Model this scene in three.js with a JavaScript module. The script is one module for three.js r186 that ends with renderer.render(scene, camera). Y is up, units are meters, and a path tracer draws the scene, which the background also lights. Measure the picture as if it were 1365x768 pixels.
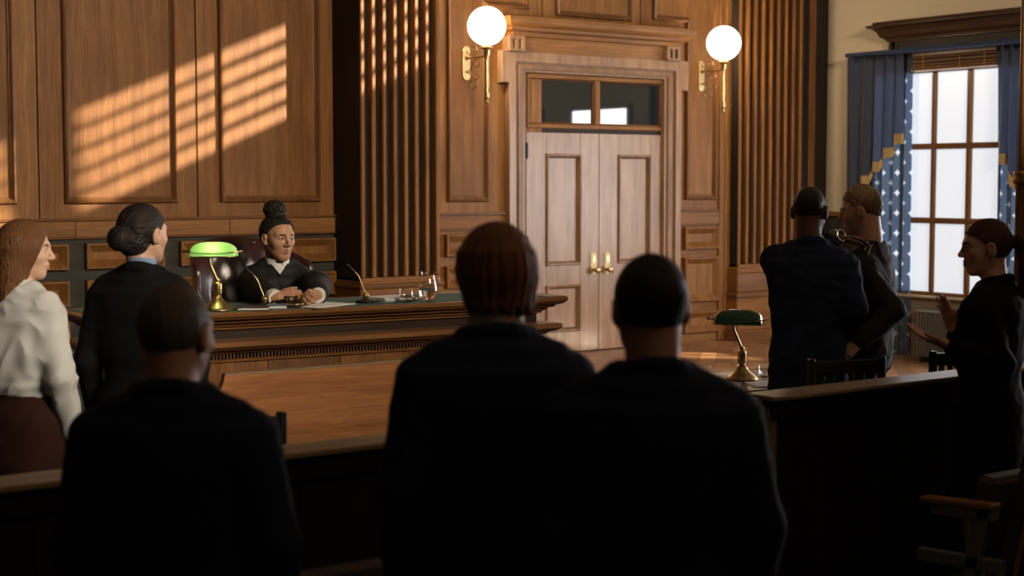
import * as THREE from 'three';
import { mergeGeometries } from 'three/addons/utils/BufferGeometryUtils.js';
import { RectAreaLightUniformsLib } from 'three/addons/lights/RectAreaLightUniformsLib.js';
import { createNoise3D } from 'simplex-noise';

// ---------------------------------------------------------------- camera, sky, sun, exposure
RectAreaLightUniformsLib.init();
const scene = new THREE.Scene();
const rad = THREE.MathUtils.degToRad;
const camera = new THREE.PerspectiveCamera(21.25, 1365 / 768, 0.1, 100);
{
  const yaw = rad(35.94), pitch = rad(3.963);
  camera.position.set(0, 1.85, 0);
  camera.lookAt(Math.sin(yaw) * Math.cos(pitch), 1.85 - Math.sin(pitch), -Math.cos(yaw) * Math.cos(pitch));
  camera.updateProjectionMatrix();
  camera.focus = 8.4; camera.userData.fStop = 2.5;
}
const renderer = new THREE.WebGLRenderer({ antialias: true });
renderer.toneMapping = THREE.LinearToneMapping;
renderer.toneMappingExposure = 1.0;
renderer.shadowMap.enabled = true;
scene.background = new THREE.Color().setRGB(0.55, 0.62, 0.75);      // pale afternoon sky, only met through the high windows

const sun = new THREE.DirectionalLight(new THREE.Color(1.0, 0.86, 0.68), 31);
{ // low sun coming in through the high louvred windows of the right wall
  const s = new THREE.Vector3(0.98, 0.42, 1).normalize();
  sun.position.copy(s).multiplyScalar(25).add(new THREE.Vector3(6, 2, -6));
  sun.target.position.set(6, 2, -6);
  sun.castShadow = true; sun.shadow.radius = 1.2; sun.shadow.mapSize.set(4096, 4096);
  Object.assign(sun.shadow.camera, { left: -14, right: 14, top: 12, bottom: -12, near: 1, far: 60 });
  scene.add(sun, sun.target);
}
const WINDOW_LIGHT = new THREE.Color(0.95, 0.93, 0.95), KEY_COLOR = new THREE.Color(1.0, 0.84, 0.64), KEY_STRENGTH = 150;   // side window daylight; colour and strength of the added key light
const ROOM = { back: -11.66, right: 12.714, left: -2.6, front: 4.2, ceil: 6.8, step: 0.196 };

// ---------------------------------------------------------------- helpers
let seed = 7;
const rnd = () => { seed = (seed * 1664525 + 1013904223) >>> 0; return seed / 4294967296; };
const rr = (a, b) => a + (b - a) * rnd();
const noise = createNoise3D((() => { let s = 99; return () => { s = (s * 1664525 + 1013904223) >>> 0; return s / 4294967296; }; })());
const used = {};
function numbered(name) { const n = used[name] = (used[name] ?? -1) + 1; return n ? `${name}_${String(n).padStart(3, '0')}` : name; }
function tag(o, label, category, group) { o.userData.label = label; o.userData.category = category; if (group) o.userData.group = group; return o; }
function thing(name, label, category, pos = [0, 0, 0], turn = 0, group) {
  const o = new THREE.Group(); o.name = numbered(name); o.position.set(...pos); o.rotation.y = turn; scene.add(o);
  return tag(o, label, category, group);
}
function setting(name, label) {
  const o = new THREE.Group(); o.name = name; scene.add(o); o.userData.kind = 'structure'; if (label) o.userData.label = label; return o;
}
function part(parent, name, geo, mat, label) {
  const g = Array.isArray(geo) ? merge(geo) : geo;
  const m = new THREE.Mesh(g, mat); m.name = name; m.castShadow = m.receiveShadow = true; parent.add(m);
  if (label) m.userData.label = label;
  return m;
}
function node(parent, name, pos = [0, 0, 0]) { const o = new THREE.Group(); o.name = name; o.position.set(...pos); parent.add(o); return o; }
function clean(g) {
  g = g.index ? g.toNonIndexed() : g;
  for (const k of Object.keys(g.attributes)) if (!['position', 'normal', 'uv'].includes(k)) g.deleteAttribute(k);
  if (!g.attributes.normal) g.computeVertexNormals();
  if (!g.attributes.uv) g.setAttribute('uv', new THREE.BufferAttribute(new Float32Array(g.attributes.position.count * 2), 2));
  return g;
}
function merge(list) { return list.length === 1 ? clean(list[0]) : mergeGeometries(list.map(clean)); }
// uv in metres, by the axis a face looks along; grain runs along v. g = axis of the grain
function uvBox(geo, grain = 'y', shift = true) {
  const g = clean(geo), p = g.attributes.position, n = g.attributes.normal, uv = new Float32Array(p.count * 2);
  const ou = shift ? rnd() : 0, ov = shift ? rnd() : 0;
  for (let i = 0; i < p.count; i++) {
    const X = p.getX(i), Y = p.getY(i), Z = p.getZ(i);
    const i3 = i - i % 3; const ax = Math.abs(n.getX(i3)), ay = Math.abs(n.getY(i3)), az = Math.abs(n.getZ(i3));
    let u, v;
    if (grain === 'y') { v = Y; u = az >= ax && az >= ay ? X : ax >= ay ? Z : X; if (ay > ax && ay > az) v = Z; }
    else if (grain === 'x') { v = X; u = ay >= az && ay >= ax ? Z : az >= ax ? Y : Y; if (ax > ay && ax > az) v = Z; }
    else { v = Z; u = ay >= ax && ay >= az ? X : ax >= az ? Y : X; if (az > ay && az > ax) v = Y; }
    uv[2 * i] = u + ou; uv[2 * i + 1] = v + ov;
  }
  g.setAttribute('uv', new THREE.BufferAttribute(uv, 2));
  return g;
}
function fromTris(tris) { const g = new THREE.BufferGeometry(); g.setAttribute('position', new THREE.Float32BufferAttribute(tris, 3)); g.computeVertexNormals(); return g; }
// box with chamfered edges, given by its limits
function cbox(x0, x1, y0, y1, z0, z1, c = 0.006, grain = 'y') {
  const h = [(x1 - x0) / 2, (y1 - y0) / 2, (z1 - z0) / 2], o = [(x0 + x1) / 2, (y0 + y1) / 2, (z0 + z1) / 2];
  c = Math.min(c, ...h.map(v => v * 0.45));
  const V = (s, a) => s.map((q, k) => q * (k === a ? h[k] : h[k] - c)), t = [];
  const poly = pts => {
    const [a, b, d] = pts, e1 = b.map((v, k) => v - a[k]), e2 = d.map((v, k) => v - a[k]);
    const n = [e1[1] * e2[2] - e1[2] * e2[1], e1[2] * e2[0] - e1[0] * e2[2], e1[0] * e2[1] - e1[1] * e2[0]];
    const m = [0, 1, 2].map(k => pts.reduce((q, p) => q + p[k], 0));
    if (n[0] * m[0] + n[1] * m[1] + n[2] * m[2] < 0) pts = pts.slice().reverse();
    for (let i = 1; i < pts.length - 1; i++) for (const q of [pts[0], pts[i], pts[i + 1]]) t.push(q[0] + o[0], q[1] + o[1], q[2] + o[2]);
  };
  const S = [-1, 1];
  for (let a = 0; a < 3; a++) {
    const b = (a + 1) % 3, d = (a + 2) % 3, mk = (x, y, z) => { const s = [0, 0, 0]; s[a] = x; s[b] = y; s[d] = z; return s; };
    for (const q of S) poly([mk(q, -1, -1), mk(q, 1, -1), mk(q, 1, 1), mk(q, -1, 1)].map(s => V(s, a)));
    for (const q of S) for (const r of S) poly([V(mk(-1, q, r), b), V(mk(1, q, r), b), V(mk(1, q, r), d), V(mk(-1, q, r), d)]);
  }
  for (const x of S) for (const y of S) for (const z of S) poly([0, 1, 2].map(a => V([x, y, z], a)));
  return uvBox(fromTris(t), grain);
}
// plain prism between limits (hidden or very large slabs)
function slab(x0, x1, y0, y1, z0, z1, grain = 'y') {
  const g = new THREE.BoxGeometry(x1 - x0, y1 - y0, z1 - z0); g.translate((x0 + x1) / 2, (y0 + y1) / 2, (z0 + z1) / 2); return uvBox(g, grain);
}
// moulding mitred round a rectangle in the xy plane: profile of [inset, height], from outside to inside
function frameGeo(x0, x1, y0, y1, prof, z = 0) {
  const t = [], C = i => [[x0 + i, y0 + i], [x1 - i, y0 + i], [x1 - i, y1 - i], [x0 + i, y1 - i]];
  for (let k = 0; k + 1 < prof.length; k++) {
    const A = C(prof[k][0]), B = C(prof[k + 1][0]), za = z + prof[k][1], zb = z + prof[k + 1][1];
    for (let j = 0; j < 4; j++) {
      const a = [...A[j], za], b = [...A[(j + 1) % 4], za], c = [...B[(j + 1) % 4], zb], d = [...B[j], zb];
      t.push(...a, ...b, ...c, ...a, ...c, ...d);
    }
  }
  return uvBox(fromTris(t), 'y');
}
// moulding mitred round a block in plan: profile of [out, y], from bottom to top, closed above and below
function beltGeo(x0, x1, z0, z1, prof, grain = 'x') {
  const t = [], C = o => [[x0 - o, z1 + o], [x1 + o, z1 + o], [x1 + o, z0 - o], [x0 - o, z0 - o]];
  const quad = (a, b, c, d) => t.push(...a, ...b, ...c, ...a, ...c, ...d);
  for (let k = 0; k + 1 < prof.length; k++) {
    const A = C(prof[k][0]), B = C(prof[k + 1][0]), ya = prof[k][1], yb = prof[k + 1][1];
    for (let j = 0; j < 4; j++) { const q = (j + 1) % 4; quad([A[j][0], ya, A[j][1]], [A[q][0], ya, A[q][1]], [B[q][0], yb, B[q][1]], [B[j][0], yb, B[j][1]]); }
  }
  const e = prof[prof.length - 1], s = prof[0], T = C(e[0]), U = C(s[0]);
  quad(...T.map(p => [p[0], e[1], p[1]])); quad(...U.map(p => [p[0], s[1], p[1]]).reverse());
  return uvBox(fromTris(t), grain);
}
function lathe(pts, seg = 32) { return new THREE.LatheGeometry(pts.map(p => new THREE.Vector2(p[0], p[1])), seg); }
function tube(pts, r, seg = 24, rad_ = 8) { return new THREE.TubeGeometry(new THREE.CatmullRomCurve3(pts.map(p => new THREE.Vector3(...p))), seg, r, rad_); }
function moved(g, x = 0, y = 0, z = 0, rx = 0, ry = 0, rz = 0) {
  g.applyMatrix4(new THREE.Matrix4().compose(new THREE.Vector3(x, y, z), new THREE.Quaternion().setFromEuler(new THREE.Euler(rx, ry, rz, 'YXZ')), new THREE.Vector3(1, 1, 1))); return g;
}
function cyl(r0, r1, y0, y1, seg = 16) { const g = new THREE.CylinderGeometry(r1, r0, y1 - y0, seg); g.translate(0, (y0 + y1) / 2, 0); return g; }
function ball(r, x, y, z, s = [1, 1, 1], seg = 20) { const g = new THREE.SphereGeometry(r, seg, Math.ceil(seg * 0.7)); g.scale(...s); g.translate(x, y, z); return g; }
function extrude(pts, depth, bevel = 0.004) {
  const s = new THREE.Shape(pts.map(p => new THREE.Vector2(p[0], p[1])));
  return new THREE.ExtrudeGeometry(s, { depth, bevelEnabled: bevel > 0, bevelThickness: bevel, bevelSize: bevel, bevelSegments: 2, curveSegments: 12 });
}

// ---------------------------------------------------------------- textures and materials
function field(w, h, fn, srgb = true) {
  const d = new Uint8Array(w * h * 4);
  for (let y = 0; y < h; y++) for (let x = 0; x < w; x++) {
    const c = fn(x / w, y / h), o = 4 * (y * w + x);
    for (let k = 0; k < 3; k++) d[o + k] = Math.max(0, Math.min(255, 255 * (Array.isArray(c) ? c[k] : c)));
    d[o + 3] = 255;
  }
  const t = new THREE.DataTexture(d, w, h); t.wrapS = t.wrapT = THREE.RepeatWrapping; t.magFilter = THREE.LinearFilter; t.minFilter = THREE.LinearMipmapLinearFilter;
  if (srgb) t.colorSpace = THREE.SRGBColorSpace; t.needsUpdate = true; return t;
}
// noise that repeats after one turn in u and v
function tnoise(u, v, fu, fv, k) {
  const a = 2 * Math.PI * u, b = 2 * Math.PI * v, ru = fu / 6.2832, rv = fv / 6.2832;
  return 0.5 * (noise(Math.cos(a) * ru + k, Math.sin(a) * ru + 7 * k, Math.cos(b) * rv + Math.sin(b) * rv * 0.73 + k * 3) + noise(Math.cos(a) * ru + 31 * k, Math.sin(a) * ru - k, Math.sin(b) * rv + 5 * k));
}
const grainAt = (u, v) => {
  const w = 0.02 * tnoise(u, v, 2, 2, 4.1);
  const coarse = tnoise(u + w, v, 9, 1.2, 1.3), mid = tnoise(u + w, v, 42, 2.6, 2.7), fine = tnoise(u + w, v, 190, 9, 3.9);
  return { coarse, mid, fine };
};
const grainTex = field(512, 1024, (u, v) => { const g = grainAt(u, v), k = 0.84 + 0.13 * g.coarse + 0.10 * g.mid + 0.10 * g.fine; return [k, k * (0.985 + 0.02 * g.coarse), k * (0.97 + 0.03 * g.coarse)]; });
const grainBump = field(512, 1024, (u, v) => { const g = grainAt(u, v); return 0.5 + 0.18 * g.mid + 0.3 * g.fine; }, false);
const weaveTex = field(256, 256, (u, v) => 0.5 + 0.25 * Math.sin(u * 2 * Math.PI * 64) * Math.cos(v * 2 * Math.PI * 64) + 0.2 * tnoise(u, v, 30, 30, 8.8), false);
const plasterTex = field(512, 512, (u, v) => 0.5 + 0.28 * tnoise(u, v, 6, 6, 5.5) + 0.22 * tnoise(u, v, 40, 40, 6.1), false);
const leatherTex = field(512, 512, (u, v) => 0.5 + 0.3 * tnoise(u, v, 50, 50, 7.2) + 0.2 * tnoise(u, v, 120, 120, 9.3), false);
const rgb = (r, g, b) => new THREE.Color().setRGB(r, g, b);
const wood = (r, g, b, rough = 0.5, extra = {}) => new THREE.MeshPhysicalMaterial({ color: rgb(r, g, b), map: grainTex, bumpMap: grainBump, bumpScale: 0.0006, roughness: rough, specularIntensity: 0.45, ...extra });
const cloth = (r, g, b, extra = {}) => new THREE.MeshPhysicalMaterial({ color: rgb(r, g, b), bumpMap: weaveTex, bumpScale: 0.0004, roughness: 0.9, sheen: 0.25, sheenRoughness: 0.6, sheenColor: rgb(r * 2, g * 2, b * 2), ...extra });
const M = {
  wall: [wood(0.295, 0.128, 0.034), wood(0.265, 0.112, 0.029), wood(0.32, 0.142, 0.04)],
  mould: wood(0.21, 0.092, 0.034, 0.33),
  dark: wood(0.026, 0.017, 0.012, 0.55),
  wains: wood(0.045, 0.042, 0.034, 0.55),
  door: [wood(0.37, 0.21, 0.112, 0.3, { specularIntensity: 1 }), wood(0.34, 0.19, 0.1, 0.3, { specularIntensity: 1 }), wood(0.39, 0.23, 0.125, 0.3, { specularIntensity: 1 })],
  doorMould: wood(0.30, 0.17, 0.095, 0.3),
  bench: wood(0.25, 0.115, 0.043, 0.32, { clearcoat: 0.25, clearcoatRoughness: 0.3 }),
  benchDark: wood(0.035, 0.018, 0.01, 0.5),
  front: wood(0.42, 0.18, 0.07, 0.4),
  floor: [wood(0.36, 0.18, 0.08, 0.38), wood(0.30, 0.145, 0.062, 0.38), wood(0.42, 0.215, 0.1, 0.38)],
  darkfloor: wood(0.05, 0.03, 0.02, 0.55),
  rail: wood(0.34, 0.24, 0.15, 0.4),
  pew: wood(0.012, 0.009, 0.0075, 0.6),
  blackwood: wood(0.02, 0.016, 0.014, 0.35),
  plaster: new THREE.MeshStandardMaterial({ color: rgb(0.5, 0.41, 0.29), bumpMap: plasterTex, bumpScale: 0.003, roughness: 0.92 }),
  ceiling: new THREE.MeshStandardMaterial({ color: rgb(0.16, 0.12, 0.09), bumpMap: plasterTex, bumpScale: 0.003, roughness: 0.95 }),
  brass: new THREE.MeshPhysicalMaterial({ color: rgb(0.66, 0.48, 0.23), metalness: 1, roughness: 0.3 }),
  agedBrass: new THREE.MeshPhysicalMaterial({ color: rgb(0.52, 0.38, 0.2), metalness: 1, roughness: 0.34 }),
  plateBrass: new THREE.MeshPhysicalMaterial({ color: rgb(0.42, 0.31, 0.16), metalness: 0.9, roughness: 0.5 }),
  iron: new THREE.MeshStandardMaterial({ color: rgb(0.03, 0.03, 0.03), metalness: 0.7, roughness: 0.45 }),
  globe: new THREE.MeshStandardMaterial({ color: rgb(0.9, 0.88, 0.82), emissive: rgb(1, 0.93, 0.82), emissiveIntensity: 2.2, roughness: 0.3 }),
  transom: new THREE.MeshPhysicalMaterial({ color: rgb(0.012, 0.017, 0.02), roughness: 0.03, clearcoat: 1, clearcoatRoughness: 0.02, ior: 1.6 }),
  pane: new THREE.MeshPhysicalMaterial({ color: rgb(0.5, 0.52, 0.55), emissive: rgb(0.80, 0.87, 0.97), emissiveIntensity: 0.76, roughness: 0.35 }),
  keyPane: new THREE.MeshStandardMaterial({ color: rgb(0.5, 0.48, 0.45), emissive: rgb(1, 0.85, 0.65), emissiveIntensity: 3, roughness: 0.35 }),
  baize: cloth(0.045, 0.085, 0.072),
  clear: new THREE.MeshPhysicalMaterial({ color: rgb(1, 1, 1), transmission: 1, thickness: 0, roughness: 0.02, ior: 1.5 }),
  glass: new THREE.MeshPhysicalMaterial({ color: rgb(1, 1, 1), transmission: 1, thickness: 0.01, roughness: 0.01, ior: 1.5 }),
  water: new THREE.MeshPhysicalMaterial({ color: rgb(0.97, 1, 0.99), transmission: 1, thickness: 0.05, roughness: 0, ior: 1.33 }),
  paper: new THREE.MeshStandardMaterial({ color: rgb(0.72, 0.71, 0.69), roughness: 0.85 }),
  navy: cloth(0.016, 0.026, 0.06, { transmission: 0.22, thickness: 0 }),
  navySolid: cloth(0.016, 0.028, 0.065),
  gold: cloth(0.42, 0.26, 0.08, { transmission: 0.3, thickness: 0 }),
  leather: new THREE.MeshPhysicalMaterial({ color: rgb(0.03, 0.009, 0.008), bumpMap: leatherTex, bumpScale: 0.0012, roughness: 0.3, clearcoat: 0.3, clearcoatRoughness: 0.25 }),
  greyMetal: new THREE.MeshStandardMaterial({ color: rgb(0.20, 0.205, 0.2), metalness: 0.3, roughness: 0.5 }),
  seatFabric: cloth(0.07, 0.04, 0.03),
  oak: wood(0.46, 0.22, 0.09, 0.4),
};
const pick = a => a[Math.floor(rnd() * a.length)];

// ================================================================ THE ROOM
const BK = ROOM.back, RT = ROOM.right;
// moulding round any polygon (counter-clockwise) in the xy plane
function polyFrame(pts, prof, z) {
  const n = pts.length, t = [];
  const nrm = pts.map((p, i) => { const q = pts[(i + 1) % n], dx = q[0] - p[0], dy = q[1] - p[1], l = Math.hypot(dx, dy); return [-dy / l, dx / l]; });
  const ins = d => pts.map((p, i) => { const a = nrm[(i + n - 1) % n], b = nrm[i], k = d / (1 + a[0] * b[0] + a[1] * b[1]); return [p[0] + (a[0] + b[0]) * k, p[1] + (a[1] + b[1]) * k]; });
  for (let k = 0; k + 1 < prof.length; k++) {
    const A = ins(prof[k][0]), B = ins(prof[k + 1][0]), za = z + prof[k][1], zb = z + prof[k + 1][1];
    for (let j = 0; j < n; j++) { const q = (j + 1) % n, a = [...A[j], za], b = [...A[q], za], c = [...B[q], zb], d = [...B[j], zb]; t.push(...a, ...b, ...c, ...a, ...c, ...d); }
  }
  return uvBox(fromTris(t), 'y');
}
function plate(pts, z0, z1) { const g = extrude(pts, z1 - z0, 0); g.translate(0, 0, z0); return uvBox(g, 'y'); }
const PROF_PANEL = [[-0.004, -0.01], [0, 0.024], [0.006, 0.038], [0.018, 0.044], [0.028, 0.036], [0.034, 0.02], [0.04, 0.02], [0.044, 0.008], [0.056, 0.003]];
const PROF_BEVEL = [[0, 0], [0, 0.05], [0.004, 0.055], [0.018, 0.055], [0.022, 0.048], [0.074, 0.003]];

const wallB = setting('wall_back', 'brown wood panelled courtroom wall with fluted pilasters and dark wainscot');
part(wallB, 'backing', slab(ROOM.left - 0.3, RT + 0.3, 0, ROOM.ceil, BK - 0.35, BK - 0.06), M.dark);
part(wallB, 'backing', [slab(ROOM.left - 0.3, 8.604, 0, ROOM.ceil, BK - 0.06, BK - 0.022), slab(10.388, RT + 0.3, 0, ROOM.ceil, BK - 0.06, BK - 0.022), slab(8.604, 10.388, 2.87, ROOM.ceil, BK - 0.06, BK - 0.022)], M.dark);
const GAP = 0.005;
function bay(x0, x1, y0, y1, poly) {
  part(wallB, 'board', cbox(x0 + GAP, x1 - GAP, y0, y1, BK - 0.022, BK, 0.003), pick(M.wall));
  if (!poly) return;
  part(wallB, 'moulding', polyFrame(poly, PROF_PANEL, BK), M.mould);
  const n = poly.length, ins = poly.map((p, i) => {
    const a = poly[(i + n - 1) % n], b = poly[(i + 1) % n], e = (p_, q) => { const dx = q[0] - p_[0], dy = q[1] - p_[1], l = Math.hypot(dx, dy); return [-dy / l, dx / l]; };
    const u = e(a, p), v = e(p, b); return [p[0] + (u[0] + v[0]) * 0.046, p[1] + (u[1] + v[1]) * 0.046];
  });
  part(wallB, 'panel', plate(ins, BK - 0.004, BK + 0.004), pick(M.wall));
}
const rect = (a, b, c, d) => [[a, c], [b, c], [b, d], [a, d]];
const TOPB = 4.62;
for (let k = -2; k <= 3; k++) {
  const x0 = 2.677 + 1.305 * (k - 1), x1 = k === 3 ? 6.6 : x0 + 1.305;
  bay(x0, x1, 1.562, TOPB, rect(x0 + 0.195, x0 + 1.125, 1.68, 4.35));
}
bay(-2.6, 2.677 - 3.915, 1.562, TOPB);
bay(7.34, 8.804, 1.562, TOPB, [[7.722, 1.665], [8.17, 1.665], [8.17, 3.455], [8.633, 3.455], [8.633, 4.35], [7.722, 4.35]]);
part(wallB, 'board', cbox(8.804 + GAP, 10.02 - GAP, 2.9, TOPB, BK - 0.022, BK, 0.003), pick(M.wall));
part(wallB, 'moulding', polyFrame(rect(8.96, 9.89, 3.42, 4.35), PROF_PANEL, BK), M.mould);
part(wallB, 'panel', plate(rect(9.01, 9.84, 3.47, 4.3), BK - 0.004, BK + 0.004), pick(M.wall));
{ // right of the door, cut round the opening
  const g = plate([[10.395, 1.562], [11.09, 1.562], [11.09, TOPB], [10.025, TOPB], [10.025, 2.9], [10.395, 2.9]], BK - 0.022, BK);
  part(wallB, 'board', g, M.wall[1]);
  const P = [[10.618, 1.665], [11.046, 1.665], [11.046, 4.35], [10.175, 4.35], [10.175, 3.455], [10.618, 3.455]];
  part(wallB, 'moulding', polyFrame(P, PROF_PANEL, BK), M.mould);
  part(wallB, 'panel', plate([[10.664, 1.711], [11.0, 1.711], [11.0, 4.3], [10.221, 4.3], [10.221, 3.501], [10.664, 3.501]], BK - 0.004, BK + 0.004), M.wall[0]);
}
for (const [a, b] of [[11.09, 11.17], [11.17, 11.26]]) part(wallB, 'stile', cbox(a + 0.003, b - 0.003, 0.2, TOPB, BK - 0.022, BK + 0.02, 0.006), M.wall[2]);
part(wallB, 'upper_wall', slab(ROOM.left, RT, TOPB + 0.06, ROOM.ceil, BK - 0.022, BK), M.wall[1]);
part(wallB, 'cornice', cbox(ROOM.left, RT, TOPB, TOPB + 0.06, BK - 0.02, BK + 0.06, 0.01, 'x'), M.mould);
// chair rail with its thin ledge
for (const [a, b] of [[-2.6, 0.35], [0.35, 1.65], [1.65, 2.95], [2.95, 4.255], [4.255, 5.56], [5.56, 6.6], [7.34, 8.41], [10.5, 11.09]]) {
  part(wallB, 'chair_rail', cbox(a + 0.0015, b - 0.0015, 1.418, 1.545, BK - 0.022, BK + 0.022, 0.004, 'x'), pick(M.wall));
  part(wallB, 'ledge', cbox(a, b, 1.545, 1.566, BK - 0.022, BK + 0.045, 0.007, 'x'), M.mould);
  part(wallB, 'ledge', cbox(a, b, 1.404, 1.418, BK - 0.022, BK + 0.032, 0.005, 'x'), M.mould);
}
// dark wainscot with raised and bevelled panels
for (const [a, b] of [[ROOM.left, 6.6], [7.34, 8.41], [10.46, 11.09]]) part(wallB, 'wainscot', slab(a, b, 0, 1.404, BK - 0.022, BK - 0.004, 'x'), a < 0 ? M.wains : M.wall[1]);
function bevelPanel(x0, x1, y0, y1) {
  part(wallB, 'bevel_frame', frameGeo(x0, x1, y0, y1, PROF_BEVEL, BK - 0.004), M.wall[1]);
  part(wallB, 'panel', plate(rect(x0 + 0.07, x1 - 0.07, y0 + 0.07, y1 - 0.07), BK - 0.006, BK + 0.002), M.wall[0]);
}
const rowsY = [[1.168, 1.37], [0.88, 1.082], [0.59, 0.79], [0.3, 0.5]];
for (let k = 0; k < 6; k++) for (const [a, b] of rowsY) { const x0 = 5.9 - 0.785 * k; if (x0 > 1.5) bevelPanel(x0, x0 + 0.645, a, b); }
for (const [a, b] of rowsY) bevelPanel(7.69, 8.34, a, b);
bevelPanel(10.6, 11.085, 1.16, 1.385); bevelPanel(10.6, 11.085, 0.62, 1.075); bevelPanel(10.6, 11.085, 0.3, 0.52);
// fluted pilasters: every strip its own piece
function pilaster(x0, x1, zf, yb, n, matBar, foot) {
  const p = node(wallB, 'pilaster');
  part(p, 'shade_core', cbox(x0 + 0.004, x1 - 0.004, yb, ROOM.ceil, BK - 0.02, zf - 0.075, 0.004), M.dark);  // near-black wood: the shade in the grooves is put into the colour
  part(p, 'side_board', cbox(x0 - 0.006, x0 + 0.012, 0.2, ROOM.ceil, BK - 0.02, zf - 0.012, 0.003), M.dark);  // shaded side face, its shade put into the dark colour
  const per = (x1 - x0 - 0.032) / n;
  for (let k = 0; k <= n; k++) part(p, 'flute_strip', cbox(x0 + k * per - 0.004, x0 + k * per + 0.036, yb, ROOM.ceil, zf - 0.078, zf, 0.008), pick(matBar));
  part(p, 'base_block', cbox(x0 - 0.006, x1 + 0.006, yb - 0.03, yb, BK - 0.02, zf + 0.008, 0.004, 'x'), matBar[0]);
  for (const [y0, y1, o, m] of foot) part(p, 'base_moulding', cbox(x0 - o - 0.006, x1 + o + 0.006, y0, y1, BK - 0.02, zf + o, 0.01, 'x'), m);
}
pilaster(6.555, 7.335, -11.189, 1.037, 7, M.wall, [[0.985, 1.007, 0.012, M.wall[0]], [0.945, 0.985, 0.03, M.mould], [0, 0.945, 0.018, M.wall[1]]]);
pilaster(11.25, 12.17, -11.516, 0.99, 8, [M.wall[1], M.mould, M.wall[1]], [[0.9, 0.96, 0.02, M.wall[1]], [0.7, 0.9, 0.03, M.mould], [0.64, 0.7, 0.05, M.mould], [0.3, 0.64, 0.045, M.wall[1]], [0, 0.3, 0.065, M.mould]]);
for (const [a, b, m] of [[12.18, 12.4, M.dark], [12.4, 12.5, M.mould], [12.5, 12.714, M.dark]]) part(wallB, 'board', cbox(a + 0.003, b - 0.003, 0, ROOM.ceil, BK - 0.022, BK + (a === 12.4 ? 0.03 : 0), 0.006), m);

// -------- door surround, hood and transom (trim_1, window_2 is the transom light) --------
const surround = setting('trim_1', 'moulded wooden door surround with shouldered corners and a projecting hood');
{
  const zc = BK + 0.08;
  const c = 9.437;
  const shapeU = (ho, hi, top, ti, ear, earY) => [[c - ho, 0.196], [c - hi, 0.196], [c - hi, ti], [c + hi, ti], [c + hi, 0.196], [c + ho, 0.196], [c + ho, earY], [c + ho + ear, earY], [c + ho + ear, top], [c - ho - ear, top], [c - ho - ear, earY], [c - ho, earY]];
  const e = (pts, z0, z1, b) => { const g = extrude(pts, z1 - z0 - 2 * b, b); g.translate(0, 0, z0 + b); return uvBox(g, 'y'); };
  part(surround, 'casing', e(shapeU(1.05, 0.87, 3.04, 2.875, 0.085, 2.785), BK - 0.02, zc - 0.03, 0.006), M.door[1]);
  part(surround, 'casing_band', e(shapeU(1.063, 1.0, 3.05, 2.965, 0.085, 2.772), BK, zc, 0.008), M.door[0]);
  part(surround, 'casing_bead', e(shapeU(0.95, 0.905, 2.935, 2.9, 0.0, 2.6), BK, zc - 0.012, 0.008), M.doorMould);
  for (const s of [-1, 1]) part(surround, 'jamb', cbox(c + s * 0.873 - 0.012, c + s * 0.873 + 0.012 + (s > 0 ? 0.07 : 0), 0.196, 2.87, BK - 0.05, BK + 0.045, 0.004), M.door[1]);
  part(surround, 'frieze', cbox(c - 1.0, c + 1.0, 3.05, 3.2, BK - 0.02, BK + 0.07, 0.004, 'x'), M.wall[2]);
  for (const x of [8.43, 10.36]) {
    const b = part(surround, 'frieze_block', [cbox(x - 0.09, x + 0.09, 3.052, 3.075, BK, BK + 0.125, 0.004), cbox(x - 0.09, x + 0.09, 3.165, 3.195, BK, BK + 0.125, 0.004), cbox(x - 0.09, x - 0.05, 3.07, 3.17, BK, BK + 0.12, 0.004), cbox(x + 0.05, x + 0.09, 3.07, 3.17, BK, BK + 0.12, 0.004), cbox(x - 0.018, x + 0.018, 3.07, 3.17, BK, BK + 0.12, 0.004), slab(x - 0.08, x + 0.08, 3.07, 3.17, BK, BK + 0.085)], M.door[1]);
    void b;
  }
  part(surround, 'hood_cornice', beltGeo(c - 1.02, c + 1.0, BK - 0.2, BK + 0.08, [[0, 3.19], [0.02, 3.195], [0.03, 3.215], [0.035, 3.23], [0.075, 3.245], [0.08, 3.27], [0.11, 3.28], [0.135, 3.305], [0.145, 3.335], [0.15, 3.34], [0.15, 3.362], [0.1, 3.372]]), M.wall[0]);
}
const transom = setting('window_2', 'two pane dark transom window above the double door');
{
  const z0 = BK - 0.05, z1 = BK + 0.015, f = (a, b, y0, y1) => cbox(a, b, y0, y1, z0, z1, 0.007, 'x');
  for (const [a, b, y0, y1] of [[8.62, 10.375, 2.822, 2.868], [8.62, 10.375, 2.355, 2.398]]) part(transom, 'window_rail', f(a, b, y0, y1), M.wall[2]);
  for (const [a, b] of [[8.62, 8.66], [9.44, 9.505], [10.3, 10.375]]) part(transom, 'window_stile', cbox(a, b, 2.398, 2.822, z0, z1, 0.007), M.wall[2]);
  for (const [a, b] of [[8.66, 9.44], [9.505, 10.3]]) {
    part(transom, 'bead', frameGeo(a, b, 2.398, 2.822, [[0, 0.0], [0.012, -0.02], [0.016, -0.034]], z1), M.mould);
    part(transom, 'pane', slab(a - 0.004, b + 0.004, 2.39, 2.83, BK - 0.03, BK - 0.022), M.transom, 'dark glass pane');
  }
  part(transom, 'sill', slab(8.612, 10.382, 2.318, 2.355, BK - 0.05, BK - 0.01, 'x'), M.dark);
}
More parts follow.
